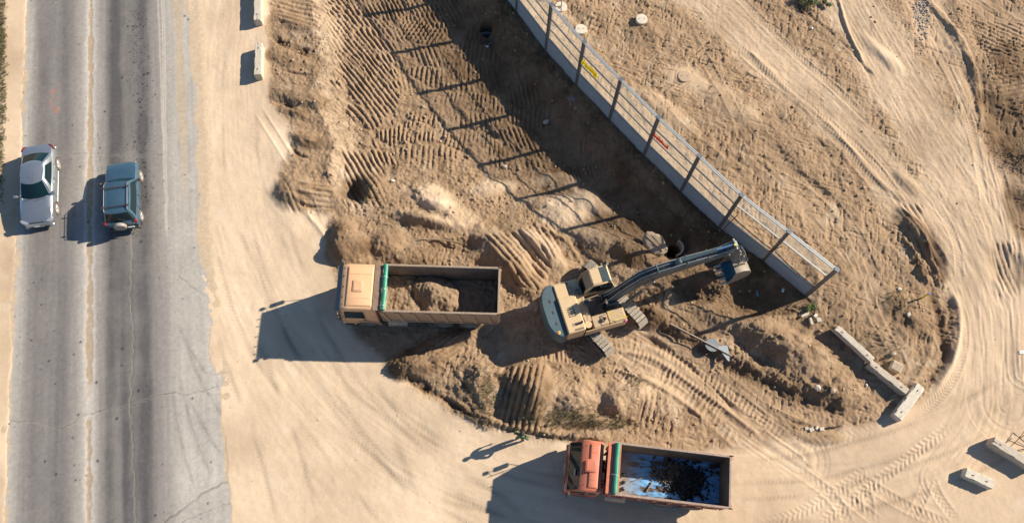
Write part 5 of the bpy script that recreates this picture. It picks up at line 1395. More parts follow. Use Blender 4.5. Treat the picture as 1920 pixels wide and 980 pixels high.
        # mirrors
        mx = c1 - .02; mm = MB(); mm.tube([(c1 - .12, s * (cw - .02), zc - .35), (mx, s * (cw + .16), zc - .30), (mx, s * (cw + .18), zc - 1.0), (c1 - .08, s * (cw - .02), zb + 1.0)], .016, 6); arm = mm.build('mirror_arm', M_black, root)
        MB().box(mx - .06, mx + .05, s * (cw + .19) - .11, s * (cw + .19) + .11, zc - .92, zc - .46, .03).build('mirror', M_black, arm); MB().box(mx - .05, mx + .06, s * (cw + .17) - .09, s * (cw + .17) + .09, zc - .30, zc - .12, .03).build('wide_mirror', M_black, arm)
        MB().box(c1 - .02, c1 + .05, s * (cw - .28) - .17, s * (cw - .28) + .17, zb + .08, zb + .30, .02).build('headlight', M_lens, root)
        MB().tube([(c1 + .05, s * .15, zb + 1.03), (c1 - .02, s * .15 + .55, zb + 1.35)], .010, 5).build('wiper', M_black, root)
    MB().box(c1 - .12, c1 + .10, -cw + .02, cw - .02, .42, .70, .04).build('bumper', S['bump_m'], root)
    mb = MB()
    for k in range(5): mb.box(c1 - .02, c1 + .035, -.55, .55, zb + .42 + .09 * k, zb + .47 + .09 * k, .008)
    mb.box(c1 - .03, c1 + .012, -.58, .58, zb + .38, zb + .90)
    mb.build('grille', M_black, root)
    MB().box(c1 + .10, c1 + .115, -.26, .26, .48, .60, .003).build('number_plate', M_white, root)
    if S['visor']:
        mb = MB(); mb.prism([(c1 - .16, zc - .20), (c1 + .14, zc - .34), (c1 + .15, zc - .32), (c1 - .12, zc - .14)], -cw + .04, cw - .04, 'y'); mb.build('sun_visor', mat('visor', (.02, .035, .04), .15, coat=.5), root, 0)
    MB().box(c0 - .12, c0 - .02, -.9, .9, 1.0, 1.9, .03).build('cab_rear_panel', M_chas, root)
    MB().tube([(c0 - .10, .75, .9), (c0 - .10, .75, 2.5), (c0 - .16, .75, 2.7)], .07, 10).build('exhaust_stack', M_rust, root)
    MB().box(c0 - .14, c0 - .04, -.4, .1, 1.9, 2.35, .04).build('air_intake', M_black, root)


def place_truck(root, p0, p1, zr, x0, x1, z=0.0):
    """photo pixels of the middle of the rear rim and of the front rim at height zr"""
    a, b = P(*p0, zr), P(*p1, zr); d = b - a; ang = math.atan2(d.y, d.x); m = (a + b) / 2; c = Matrix.Rotation(ang, 3, 'Z') @ Vector(((x0 + x1) / 2, 0, 0)); root.location = (m.x - c.x, m.y - c.y, z); root.rotation_euler = (0, 0, ang)


tan_ = mat('tan_paint', (.70, .39, .20), .5, var=.09, scale=2, dust=.24, dustcol=(.56, .42, .28))
tan_b = mat('tan_bed_paint', (.42, .26, .15), .7, var=.2, dust=.4)
rimw = mat('worn_rim', (.30, .22, .16), .75, .1, var=.35, scale=9, dust=.3)
tarpg = mat('green_tarpaulin', (.015, .25, .15), .45, var=.15, dust=.07)
tr1 = empty('tipper_truck', (0, 0, 0), 0, 'tan tipper truck with green rolled tarpaulin and a heap of soil in its body', 'truck')
tipper(tr1, dict(cab_paint=tan_, bed_paint=tan_b, bed_inner=mat('bed_inner_dirty', (.13, .10, .075), .9, var=.3, scale=3, dust=.35), bed_x=(-4.0, 1.95), bed_hw=1.23, rim_z=3.0, floor_z=1.35, cab_x=(2.14, 4.0), front_ax=2.75, rear_ax=(-1.15, -2.50),
    floor_m=mat('bed_floor_soil', (.20, .14, .085), .95, var=.3, bump=.02, dust=.5), rim_m=rimw, ribs=8, slope=.25, front_inner=mat('front_inner_pale', (.40, .33, .24), .8, var=.2, dust=.4), shelf=.30, shelf_m=mat('shelf_rusty', (.20, .13, .09), .9, var=.4, scale=10, dust=.3), roll_x=1.72, tarp_m=tarpg, straps=(-.55, .1, .95),
    seed=2, cab_hw=1.22, cab_z=3.12, slant=.0, hatch_x=3.05, roof_dots=(-.95, -.55, 0, .55, .95), amber=False, quarter=False, arch_m=tan_, bump_m=tan_, visor=True))
place_truck(tr1, (937, 545), (709.5, 538.5), 3.05, -4.0, 2.0)
red = mat('red_paint_worn', (.56, .150, .080), .45, var=.14, scale=3, dust=.18, dustcol=(.50, .33, .22))
redb = mat('red_bed_paint', (.36, .085, .05), .65, var=.3, scale=4, dust=.3)
floorb = bpy.data.materials.new('blue_worn_floor'); floorb.use_nodes = True; _t = floorb.node_tree; _b = _t.nodes['Principled BSDF']; _b.inputs['Roughness'].default_value = .5
_c = N(_t, 'ShaderNodeTexCoord'); _mp = N(_t, 'ShaderNodeMapping'); _mp.inputs['Scale'].default_value = (.55, 1.5, 1); _nn = N(_t, 'ShaderNodeTexNoise'); _nn.inputs['Scale'].default_value = 2.6; _nn.inputs['Detail'].default_value = 9; _nn.inputs['Roughness'].default_value = .62
_t.links.new(_c.outputs['Object'], _mp.inputs[0]); _t.links.new(_mp.outputs[0], _nn.inputs['Vector']); _rp = N(_t, 'ShaderNodeValToRGB'); _t.links.new(_nn.outputs['Fac'], _rp.inputs[0])
_e = _rp.color_ramp.elements; _e[0].position = .37; _e[0].color = (.045, .035, .03, 1); _e[1].position = .58; _e[1].color = (.15, .40, .72, 1); _q = _e.new(.49); _q.color = (.11, .29, .54, 1); _q = _e.new(.44); _q.color = (.12, .09, .07, 1); _q = _e.new(.72); _q.color = (.34, .52, .72, 1)
_sx = N(_t, 'ShaderNodeSeparateXYZ'); _t.links.new(_c.outputs['Object'], _sx.inputs[0]); _r = N(_t, 'ShaderNodeMapRange'); _r.inputs['From Min'].default_value = .0; _r.inputs['From Max'].default_value = 1.3; _t.links.new(_sx.outputs['X'], _r.inputs['Value'])
_mx = N(_t, 'ShaderNodeMix', data_type='RGBA'); _t.links.new(_r.outputs[0], _mx.inputs['Factor']); _t.links.new(_rp.outputs[0], _mx.inputs['A']); _mx.inputs['B'].default_value = (.30, .24, .18, 1); _t.links.new(_mx.outputs['Result'], _b.inputs['Base Color'])
tr2 = empty('tipper_truck', (0, 0, 0), 0, 'red tipper truck with blue worn empty-looking floor and dark debris', 'truck')
tr2['label'] = 'red tipper truck with worn blue bed floor carrying dark debris'
tipper(tr2, dict(cab_paint=red, bed_paint=redb, bed_inner=mat('bed_inner_worn', (.10, .075, .055), .75, var=.35, scale=3, dust=.3), bed_x=(-3.75, 1.95), bed_hw=1.19, rim_z=3.0, floor_z=1.35, cab_x=(2.22, 3.72), front_ax=2.95, rear_ax=(-1.1, -2.45),
    floor_m=floorb, rim_m=mat('worn_rim2', (.34, .24, .19), .7, .1, var=.35, scale=9, dust=.25), ribs=8, slope=.55, front_inner=mat('front_inner_white', (.55, .48, .38), .8, var=.12, dust=.3), shelf=.10, shelf_m=red, roll_x=1.62, tarp_m=tarpg, straps=(.3,),
    seed=7, fr=.05, cab_hw=1.20, cab_z=2.85, slant=.46, hatch_x=2.78, roof_dots=(-.9, .9), amber=False, quarter=True, arch_m=red, bump_m=mat('bumper_red', (.40, .10, .06), .6, dust=.3), visor=False))
MB().box(1.45 - .02, 1.95, -1.15, 1.15, 3.05, 3.08, .008).build('headboard_plate', red, tr2)
place_truck(tr2, (1368.8, 903), (1141.5, 875.5), 3.05, -3.75, 1.98)
MB().box(3.44, 3.46, .18, .46, 2.2, 2.38).build('windshield_paper', M_white, tr2)

# loads
def load_mesh(fn, x0, x1, y0, y1, step, m, name, skirt=None):
    xs = np.arange(x0, x1 + 1e-6, step); ys = np.arange(y0, y1 + 1e-6, step); V = []; F = []
    for y in ys:
        for x in xs: V.append((x, y, fn(x, y)))
    n = len(xs)
    for j in range(len(ys) - 1):
        for i in range(n - 1): F.append((j * n + i, j * n + i + 1, (j + 1) * n + i + 1, (j + 1) * n + i))
    me = bpy.data.meshes.new(name); me.from_pydata(V, [], F); me.materials.append(m); me.polygons.foreach_set('use_smooth', [True] * len(F))
    bm = bmesh.new(); bm.from_mesh(me)
    be = [e for e in bm.edges if e.is_boundary]; r = bmesh.ops.extrude_edge_only(bm, edges=be); vs = [v for v in r['geom'] if isinstance(v, bmesh.types.BMVert)]
    for v in vs: v.co.z = 1.36
    bmesh.ops.contextual_create(bm, geom=[e for e in bm.edges if e.is_boundary]); bm.to_mesh(me); bm.free()
    o = bpy.data.objects.new(name, me); COL.objects.link(o); return o


def heap1(x, y):
    p = Vector((x, y, 3.1)); n = mnoise.fractal(p * 1.4, .9, 2, 4); f = mnoise.fractal(p * 6, .8, 2, 4)
    d = math.hypot((x + .75 + .25 * y) / 1.2, (y + .25) / 1.15) + .38 * mnoise.noise(p * 1.1) + .18 * mnoise.noise(p * 2.7); h = 1.0 * max(0, 1 - d) ** .7 if d < 1 else 0
    e = .38 * max(0, min(1, (x + .6) / 1.2))
    c = mnoise.voronoi(p * 5.5)[0][0]
    return 1.45 + h + e + .10 * n + .06 * f + .10 * (.5 - c) * (1 if h > .05 else .6) + .12 * max(0, -x - 1.6) / 2


o = load_mesh(heap1, -3.90, 1.84, -1.07, 1.07, .045, mat('load_soil', (.25, .170, .105), .95, var=.25, scale=4, bump=.02, bscale=25), 'soil_heap'); o.location = tr1.location; o.rotation_euler = tr1.rotation_euler
tag(o, 'heap of brown soil lying in the body of the tan truck', 'soil heap')
M_deb = mat('asphalt_debris', (.014, .013, .013), .5, var=.5, scale=5); M_deb2 = mat('debris_brown', (.11, .085, .06), .8, var=.4)
def debris(n, seed, m, name, lab, cx, cy, sx, sy, hz):
    r = random.Random(seed); mb = MB(); bm = bmesh.new()
    for k in range(n):
        x = r.gauss(cx, sx); y = max(-.98, min(.98, r.gauss(cy, sy))); q = math.exp(-((x - cx) / sx) ** 2 * .5 - ((y - cy) / sy) ** 2 * .5); z = 1.37 + hz * q * r.random()
        s = r.uniform(.02, .095); a = r.uniform(0, 6.3); M = Matrix.Translation((x, y, z)) @ Matrix.Rotation(a, 4, 'Z') @ Matrix.Rotation(r.uniform(-.7, .7), 4, 'X') @ Matrix.Rotation(r.uniform(-.5, .5), 4, 'Y')
        vs = [bm.verts.new(M @ Vector((i * s * (1 + r.uniform(-.3, .3)), j * s * r.uniform(.3, .8), l * s * r.uniform(.15, .4)))) for i in (-1, 1) for j in (-1, 1) for l in (-1, 1)]
        for f in ((0, 1, 3, 2), (4, 6, 7, 5), (0, 4, 5, 1), (2, 3, 7, 6), (0, 2, 6, 4), (1, 5, 7, 3)): bm.faces.new([vs[i] for i in f])
    mb._add(bm); o = mb.build(name, m, None, 0); o.location = tr2.location; o.rotation_euler = tr2.rotation_euler; return tag(o, lab, 'debris', kind='stuff')
debris(1100, 5, M_deb, 'asphalt_debris', 'dark heap of broken asphalt debris in the red truck body', -1.95, -.02, .48, .38, .20)
debris(300, 6, M_deb2, 'brown_debris', 'brown shreds mixed among the dark debris in the red truck body', -1.3, -.35, .50, .30, .22)
for k, (a, b, r_, lb) in enumerate([((.55, .30, 1.42), (-.35, -.10, 1.42), .02, 'thin pale stick on the floor of the red truck bed'), ((-.15, .70, 1.42), (-.40, .25, 1.42), .035, 'short pale stick nearer the dark debris in the red truck')]):
    o = MB().tube([a, b], r_, 6).build('stick', M_wood); o.location = tr2.location; o.rotation_euler = tr2.rotation_euler; tag(o, lb, 'stick')
for k, (x, y) in enumerate([(1.02, .05), (1.0, .42), (1.0, .72)]):
    mb = MB(); mb._add(stone_bm((.11, .10, .09), 40 + k)); o = mb.build('clump', M_deb, None, 40); M = Matrix.Translation(tr2.location) @ Matrix.Rotation(tr2.rotation_euler.z, 4, 'Z'); o.location = M @ Vector((x, y, 1.44))
    tag(o, ['black clump at the front slope, nearest the hatch line', 'black clump in the middle of three by the front slope', 'black clump lowest of three by the front slope'][k], 'clump', 'dark clumps by the front slope of the red truck bed')

# ------------------------------------------------------------------ excavator
M_tanx = mat('excavator_tan', (.62, .44, .24), .5, var=.07, scale=2.5, dust=.22, dustcol=(.52, .40, .27))
M_slate = mat('excavator_slate', (.045, .080, .100), .38, .15, var=.2, scale=3, dust=.10, dustcol=(.35, .32, .26))
M_cw = mat('counterweight_slate', (.045, .095, .120), .6, var=.15, scale=2, dust=.08)
M_grip = mat('chequer_plate', (.50, .36, .21), .8, var=.2, scale=14, bump=.02, bscale=30, dust=.35)
M_padm = mat('track_steel', (.42, .39, .33), .5, .35, var=.25, scale=9, dust=.35)
M_chain = mat('track_chain', (.045, .04, .035), .7, .3, dust=.3)
M_chrome = mat('chrome_rod', (.30, .50, .72), .15, .8)
M_hose = mat('hose', (.02, .02, .022), .5); M_hosew = mat('pale_pipe', (.45, .48, .46), .4, .3)
EXC = P(1123, 573, .9)
trk_a = P(1050, 495, .9); trk_b = P(1150, 603, .9); trk_ang = math.atan2((trk_b - trk_a).y, (trk_b - trk_a).x)
hd_a = P(1123, 573, 1); hd_b = P(1367, 506, 1); hd_ang = math.atan2((hd_b - hd_a).y, (hd_b - hd_a).x)
exz = ground_z(EXC.x, EXC.y) * 0 + .02
ex = empty('excavator', (EXC.x, EXC.y, exz), 0, 'tan crawler excavator with slate blue boom digging beside the fence', 'excavator')
TM = Matrix.Rotation(trk_ang, 4, 'Z'); HM0 = Matrix.Rotation(hd_ang, 4, 'Z'); HM = HM0 @ Matrix.Translation((-.30, 0, 0))
TL, TG, TW = 4.45, 1.20, .58
for s in (-1, 1):
    M = TM @ Matrix.Translation((0, s * TG, 0)); r = .40; zc_ = .47; hx_ = TL / 2 - r
    MB().box(-hx_, hx_, -.14, .14, .28, .70, .06, M).build('track_frame', M_chas, ex)
    # chain and shoes
    per = 2 * (2 * hx_) + 2 * math.pi * r; n = 46
    def loop(d):
        d %= per
        if d < 2 * hx_: return (-hx_ + d, zc_ + r, 0)
        d -= 2 * hx_
        if d < math.pi * r: a = d / r; return (hx_ + math.sin(a) * r, zc_ + math.cos(a) * r, -a)
        d -= math.pi * r
        if d < 2 * hx_: return (hx_ - d, zc_ - r, math.pi)
        d -= 2 * hx_; a = d / r; return (-hx_ - math.sin(a) * r, zc_ - math.cos(a) * r, math.pi - a)
    ch = MB(); pts = [loop(per * k / 60) for k in range(60)]
    secs = [[Vector((x + math.sin(-a) * q * -1 * 0, y, z)) for y, q in ((-.10, 0), (.10, 0))] for x, z, a in pts]
    for q0 in (-.13, .13):
        ring_o = [Vector((x, q0 - .04, z)) for x, z, a in pts]; ring_i = [Vector((x * .965, q0 - .04, zc_ + (z - zc_) * .82)) for x, z, a in pts]
        sec = [[o_, o_ + Vector((0, .08, 0)), i_ + Vector((0, .08, 0)), i_] for o_, i_ in zip(ring_o, ring_i)]; sec.append(sec[0]); ch.loft(sec, cap=False, M=M)
    ch.build('track_chain', M_chain, ex)
    for k in range(n):
        x, z, a = loop(per * (k + .5) / n); Q = M @ Matrix.Translation((x, 0, z)) @ Matrix.Rotation(-a, 4, 'Y') if False else M @ Matrix.Translation((x, 0, z)) @ Matrix.Rotation(-a, 4, 'Y')
        mb = MB(); Q = M @ Matrix.Translation((x, 0, z)) @ Matrix.Rotation(-a, 4, 'Y').inverted() if False else M @ Matrix.Translation((x, 0, z)) @ Matrix.Rotation(-a if a <= 0 else -a, 4, 'Y')
        w = per / n * .43
        mb.box(-w, w, -TW / 2, TW / 2, .0, .028, .004, Q)
        for g in (-w * .75, .0, w * .75): mb.box(g - .010, g + .010, -TW / 2, TW / 2, .028, .066 if g else .05, M=Q)
        for y in (-.12, -.05, .05, .12): mb.box(-.012, .012, y - .014, y + .014, .05, .062, M=Q)
        mb.build('track_shoe', M_padm, ex, 0)
    for x in (-hx_, hx_):
        mb = MB(); mb.lathe([(0, -.10), (.32, -.10), (.35, -.06), (.35, .06), (.32, .10), (.1, .16), (0, .16)], 22, M @ Matrix.Translation((x, 0, zc_)) @ Matrix.Rotation(math.pi / 2, 4, 'X')); mb.build('sprocket', M_chain, ex)
    for k in range(6): MB().lathe([(0, -.12), (.10, -.12), (.10, .12), (0, .12)], 14, M @ Matrix.Translation((-hx_ + .45 + k * (2 * hx_ - .9) / 5, 0, .24)) @ Matrix.Rotation(math.pi / 2, 4, 'X')).build('track_roller', M_chain, ex)
mb = MB(); mb.box(-.9, .9, -1.05, 1.05, .42, .75, .08, TM); mb.build('undercarriage', M_chas, ex); MB().lathe([(0, .72), (.72, .72), (.72, 1.02), (0, 1.02)], 36).build('slewing_ring', M_chain, ex)


def hb(name, m, *boxes, bev=.03, sm=35):
    mb = MB()
    for b in boxes: mb.box(*b, bev, HM)
    return mb.build(name, m, ex, sm)


hb('deck', M_chas, (-2.2, 1.25, -1.38, 1.38, 1.02, 1.18), bev=.01)
# counterweight: curved rear
cw_pts = []
for k in range(13):
    a = math.radians(-62 + 124 * k / 12); cw_pts.append((-(math.cos(a)) * 2.78 + .12, math.sin(a) * 1.62))
cw_pts = [(-1.975, -1.40), *[(-2.80 + .46 * (abs(y_) / 1.40) ** 3.6, y_) for y_ in [-1.40 + 2.8 * k / 14 for k in range(15)]], (-1.975, 1.40)]
mb = MB(); mb.prism([p for i, p in enumerate(cw_pts) if i == 0 or (Vector(p) - Vector(cw_pts[i - 1])).length > .01], 1.0, 2.22, 'z', .05, HM); cwt = mb.build('counterweight', M_cw, ex)
for (x, y) in ((-2.35, .55), (-2.35, -.05), (-2.35, -.65)): MB().box(x - .05, x + .05, y - .09, y + .09, 2.215, 2.235, .006, HM).build('lifting_pocket', M_black, cwt)
mb = MB(); mb.box(-2.44, -2.30, -1.22, -1.06, 2.222, 2.226, M=HM); mb.build('warning_sticker', M_yellow, cwt, 0)
mb = MB(); mb.box(-2.44, -2.38, -1.20, -1.08, 2.228, 2.231, M=HM); mb.build('warning_sticker', M_redp, cwt, 0)
# engine bonnet and side boxes
hb('engine_bonnet', M_tanx, (-1.96, -1.02, -1.38, .55, 1.18, 2.38), (-1.96, -1.30, .50, 1.30, 1.18, 2.30), bev=.05)
hb('side_cover', M_tanx, (-1.96, -.62, .92, 1.40, 1.18, 2.12), bev=.03)
def grille(x0, x1, y0, y1, nx, ny, z, lx, ly, nm='vent_slots'):
    mb = MB()
    for i in range(nx):
        for j in range(ny):
            x = x0 + (x1 - x0) * (i + .5) / nx; y = y0 + (y1 - y0) * (j + .5) / ny; mb.box(x - lx, x + lx, y - ly, y + ly, z, z + .012, M=HM)
    return mb.build(nm, M_black, ex, 0)
grille(-1.78, -1.28, -.62, -.02, 3, 6, 2.372, .065, .022) if False else grille(-1.70, -1.28, -.60, -.12, 3, 5, 2.374, .055, .025)
grille(-1.90, -1.10, -.95, -.85, 1, 1, 2.373, .34, .0) if False else grille(-1.60, -1.12, -1.30, -1.24, 9, 1, 2.374, .014, .05)
grille(-1.66, -1.20, -1.08, -.90, 6, 2, 2.374, .018, .03); grille(-1.55, -1.0, .98, 1.10, 8, 1, 2.114, .014, .05); grille(-1.9, -1.1, 1.18, 1.34, 1, 3, 2.114, .36, .012)
mb = MB(); mb.tube([(-1.14, -.98, 2.36), (-1.14, -.98, 2.52), (-1.16, -1.0, 2.58)], .06, 12, M=HM); mb.build('exhaust_pipe', M_black, ex)
hb('walkway', M_grip, (-1.02, -.55, -.95, .50, 1.18, 2.02), bev=.02)
hb('rear_walkway', M_grip, (-1.28, -.60, .42, .94, 1.18, 2.14), bev=.02)
mb = MB(); mb.tube([(-.78, -.9, 2.1), (-.66, -.3, 2.22), (-.72, .35, 2.2)], .022, 6, M=HM); mb.build('handrail', M_galv, ex)
hb('tool_box', M_grip, (-.52, .28, -1.36, -.72, 1.18, 1.98), bev=.03); hb('fuel_box', M_grip, (.33, 1.20, -1.36, -.66, 1.18, 1.92), bev=.03)
hb('side_panel', M_tanx, (-.98, 1.24, -1.405, -1.37, 1.14, 1.90), bev=.008); hb('front_panel', M_tanx, (1.20, 1.25, -1.37, -.66, 1.14, 1.88), bev=.008)
mb = MB(); mb.lathe([(0, 1.98), (.18, 1.98), (.18, 2.03), (0, 2.04)], 18, HM @ Matrix.Translation((-.78, -1.1, .02))); mb.build('filler_cap', M_tanx, ex)
for (x, y, r, z) in ((-.82, .70, .11, 2.14), (-.72, .48, .09, 2.02), (-.55, .05, .15, 1.9)): MB().lathe([(0, z), (r, z), (r, z + .22), (r * .8, z + .27), (0, z + .27)], 18, HM @ Matrix.Translation((x, y, 0))).build('filter_housing', M_slate, ex)
mb = MB(); mb.box(-.08, .08, -1.18, -1.0, 1.97, 2.10, .02, HM); mb.box(.10, .16, -1.1, -.95, 1.97, 2.15, .01, HM); mb.build('pump_unit', M_chain, ex)
mb = MB(); mb.tube([(.30, -.80, 1.98), (.36, -.80, 2.25), (1.20, -1.28, 2.25), (1.22, -1.28, 1.9)], .016, 6, M=HM); mb.tube([(.36, -.8, 2.25), (.3, -1.28, 2.25), (1.20, -1.28, 2.25)], .016, 6, M=HM); mb.build('safety_rail', M_yellow, ex)
mb = MB(); mb.lathe([(0, -.07), (.05, -.05), (.075, 0), (.05, .05), (0, .07)], 16, HM @ Matrix.Translation((1.14, -1.40, 1.9))); o = mb.build('pink_buoy', mat('pink_plastic', (.65, .10, .24), .4), ex)
# cab on the left
cx0, cx1, cy0, cy1 = -.52, 1.20, .50, 1.46
mb = MB()
mb.prism([(cx0, 1.18), (cx1, 1.18), (cx1 + .06, 1.75), (cx1 - .28, 2.92), (cx1 - .36, 3.0), (cx0 + .40, 3.0), (cx0 + .08, 2.55), (cx0, 1.9)], cy0, cy1, 'y', .04, HM); cab = mb.build('cab', M_tanx, ex)
def xq(name, m, pts, th=.012): return MB().quad(pts, th, HM).build(name, m, ex, 0)
M_cglass = mat('cab_glass', (.045, .075, .08), .08, coat=.5, dust=.10)
yo = .008
xq('roof_window', M_cglass, [(cx1 - .78, cy0 + .07, 3.012), (cx1 - .37, cy0 + .07, 3.012), (cx1 - .37, cy1 - .07, 3.012), (cx1 - .78, cy1 - .07, 3.012)])
xq('front_window', M_cglass, [(cx1 - .26, cy0 + .07, 2.90), (cx1 + .062, cy0 + .07, 1.82), (cx1 + .062, cy1 - .07, 1.82), (cx1 - .26, cy1 - .07, 2.90)])
xq('rear_window', M_glass, [(cx0 + .075, cy1 - .07, 2.56), (cx0 - .01, cy1 - .07, 1.95), (cx0 - .01, cy0 + .07, 1.95), (cx0 + .075, cy0 + .07, 2.56)])
xq('rear_window', M_cglass, [(cx0 + .37, cy1 - .05, 3.0), (cx0 + .085, cy1 - .05, 2.60), (cx0 + .085, cy0 + .05, 2.60), (cx0 + .37, cy0 + .05, 3.0)])
xq('side_window', M_glass, [(cx0 + .10, cy0 - yo, 1.9), (cx1 - .0, cy0 - yo, 1.85), (cx1 - .30, cy0 - yo, 2.86), (cx0 + .44, cy0 - yo, 2.86)])
xq('side_window', M_glass, [(cx1 - .0, cy1 + yo, 1.85), (cx0 + .10, cy1 + yo, 1.9), (cx0 + .44, cy1 + yo, 2.86), (cx1 - .30, cy1 + yo, 2.86)])
MB().box(cx0 + .44, cx1 - .80, cy0 + .08, cy1 - .08, 3.0, 3.03, .02, HM).build('roof_plate', M_tanx, ex)
for y in (cy0 + .04, cy1 - .04): MB().box(cx1 - .34, cx1 - .22, y - .05, y + .05, 3.02, 3.12, .02, HM).build('work_lamp', M_lens, ex)
mb = MB(); mb.tube([(cx1, cy1, 2.2), (cx1 + .18, cy1 + .2, 2.3), (cx1 + .18, cy1 + .2, 2.5)], .014, 6, M=HM); a_ = mb.build('mirror_arm', M_black, ex); MB().box(cx1 + .13, cx1 + .2, cy1 + .12, cy1 + .28, 2.35, 2.62, .02, HM).build('mirror', M_black, a_)
# boom, arm, bucket
HM_house = HM; HM = HM0 @ Matrix.Diagonal((1.10, 1, 1, 1))
def beam(name, prof, hw, m, bev=.03, y=0):
    return MB().prism(prof, y - hw, y + hw, 'y', bev, HM).build(name, m, ex, 30)
beam('boom', [(.35, 1.45), (.60, 1.35), (.95, 2.25), (1.80, 3.50), (2.55, 3.88), (5.35, 4.50), (5.62, 4.62), (5.66, 4.86), (5.50, 4.92), (3.6, 4.92), (2.25, 4.76), (1.50, 4.42), (1.00, 3.6), (.45, 2.30), (.28, 1.80)], .23, M_slate, .035)
for s in (-1, 1): hb('boom_foot_bracket', M_slate, (.15, .75, s * .33 - .05, s * .33 + .05, 1.1, 1.95), bev=.03)
# hydraulic cylinders
for s in (-1, 1):
    mb = MB(); mb.tube([(1.22, s * .36, 1.42), (1.75, s * .34, 2.75)], .085, 12, M=HM); c_ = mb.build('boom_cylinder', M_slate, ex); MB().tube([(1.75, s * .34, 2.75), (2.10, s * .33, 3.95)], .045, 10, M=HM).build('rod', M_galv, c_)
MB().tube([(2.12, -.40, 3.95), (2.12, .40, 3.95)], .07, 12, M=HM).build('boom_pin', M_galv, ex)
mb = MB(); mb.tube([(3.25, 0, 5.08), (4.95, 0, 5.28)], .095, 12, M=HM); c_ = mb.build('arm_cylinder', M_slate, ex); MB().tube([(4.95, 0, 5.28), (5.80, 0, 5.42)], .05, 10, M=HM).build('rod', M_chrome, c_)
mb = MB(); mb.prism([(3.05, 4.92), (3.40, 4.92), (3.30, 5.18), (3.18, 5.18)], -.14, .14, 'y', .01, HM); mb.build('cylinder_lug', M_slate, ex)
beam('arm', [(5.72, 5.52), (5.88, 5.50), (6.10, 4.95), (6.62, 3.2), (6.86, 2.45), (6.74, 2.36), (6.55, 2.42), (6.05, 3.5), (5.42, 4.62), (5.45, 4.86), (5.62, 5.1)], .17, M_slate, .03)
for s in (-1, 1): hb('arm_side_plate', M_slate, (5.38, 5.80, s * .22 - .025, s * .22 + .025, 4.52, 5.02), bev=.03)
mb = MB(); mb.box(5.70, 5.84, -.10, -.02, 5.515, 5.53, M=HM); mb.build('yellow_label', M_yellow, ex, 0)
mb = MB(); mb.tube([(6.18, 0, 4.85), (6.75, 0, 3.55)], .08, 12, M=HM); c_ = mb.build('bucket_cylinder', M_slate, ex); MB().tube([(6.75, 0, 3.55), (7.05, 0, 2.78)], .042, 10, M=HM).build('rod', M_galv, c_)
for s in (-1, 1): mb = MB(); mb.prism([(6.98, 2.86), (7.12, 2.82), (7.14, 2.02), (7.02, 1.98)], s * .17 - .025, s * .17 + .025, 'y', .01, HM); mb.build('bucket_link', M_galv, ex); mb = MB(); mb.prism([(6.60, 2.72), (6.64, 2.60), (7.06, 2.74), (7.06, 2.86)], s * .215 - .02, s * .215 + .02, 'y', .01, HM); mb.build('bucket_link', M_galv, ex)
mb = MB()
for z_, x_ in ((4.72, 5.6), (2.45, 6.72), (2.8, 7.05), (5.40, 5.80)): mb.tube([(x_, -.28, z_), (x_, .28, z_)], .05, 12, M=HM)
mb.build('pins', M_galv, ex)
# bucket: curved shell, cheeks and teeth
M_bkt = mat('bucket_steel', (.30, .27, .23), .55, .4, var=.3, scale=4, dust=.45); M_bin = mat('bucket_inner_blue', (.03, .15, .23), .4, .2, var=.2, dust=.06)
prof = [(6.55, 2.12), (6.95, 2.18), (7.30, 1.95), (7.50, 1.50), (7.48, 1.02), (7.22, .62), (6.82, .42), (6.52, .40)]
def shell(inner, w, name, m):
    secs = []
    n = len(prof)
    for i, (x, z) in enumerate(prof):
        c = Vector((6.75, 1.35)); d = (Vector((x, z)) - c).normalized(); o_ = .0 if not inner else -.045; t_ = .04 if not inner else .008
        a = Vector((x, z)) + d * o_; b = Vector((x, z)) + d * (o_ - t_)
        secs.append([Vector((a.x, -w, a.y)), Vector((a.x, w, a.y)), Vector((b.x, w, b.y)), Vector((b.x, -w, b.y))])
    return MB().loft(secs, M=HM).build(name, m, ex, 50)
bkt = shell(False, .60, 'bucket', M_bkt); bin_ = shell(True, .57, 'bucket_lining', M_bin)
for s in (-1, 1): mb = MB(); mb.prism([(6.55, 2.12), (6.95, 2.15), (7.28, 1.93), (7.46, 1.50), (7.44, 1.04), (7.20, .66), (6.82, .46), (6.52, .44), (6.62, 1.2)], s * .60, s * .57, 'y', 0, HM); mb.build('bucket_cheek', M_bkt, ex)
for k in range(5):
    y = -.50 + k * .25; mb = MB(); mb.prism([(6.60, .47), (6.36, .43), (6.20, .38), (6.36, .34), (6.60, .36)], y - .05, y + .05, 'y', .01, HM); mb.build('bucket_tooth', M_hosew, ex)
for s in (-1, 1): mb = MB(); mb.prism([(6.62, 2.10), (7.18, 2.02), (7.06, 2.42), (6.72, 2.55)], s * .23 - .02, s * .23 + .02, 'y', .01, HM); mb.build('bucket_ear', M_bkt, ex)
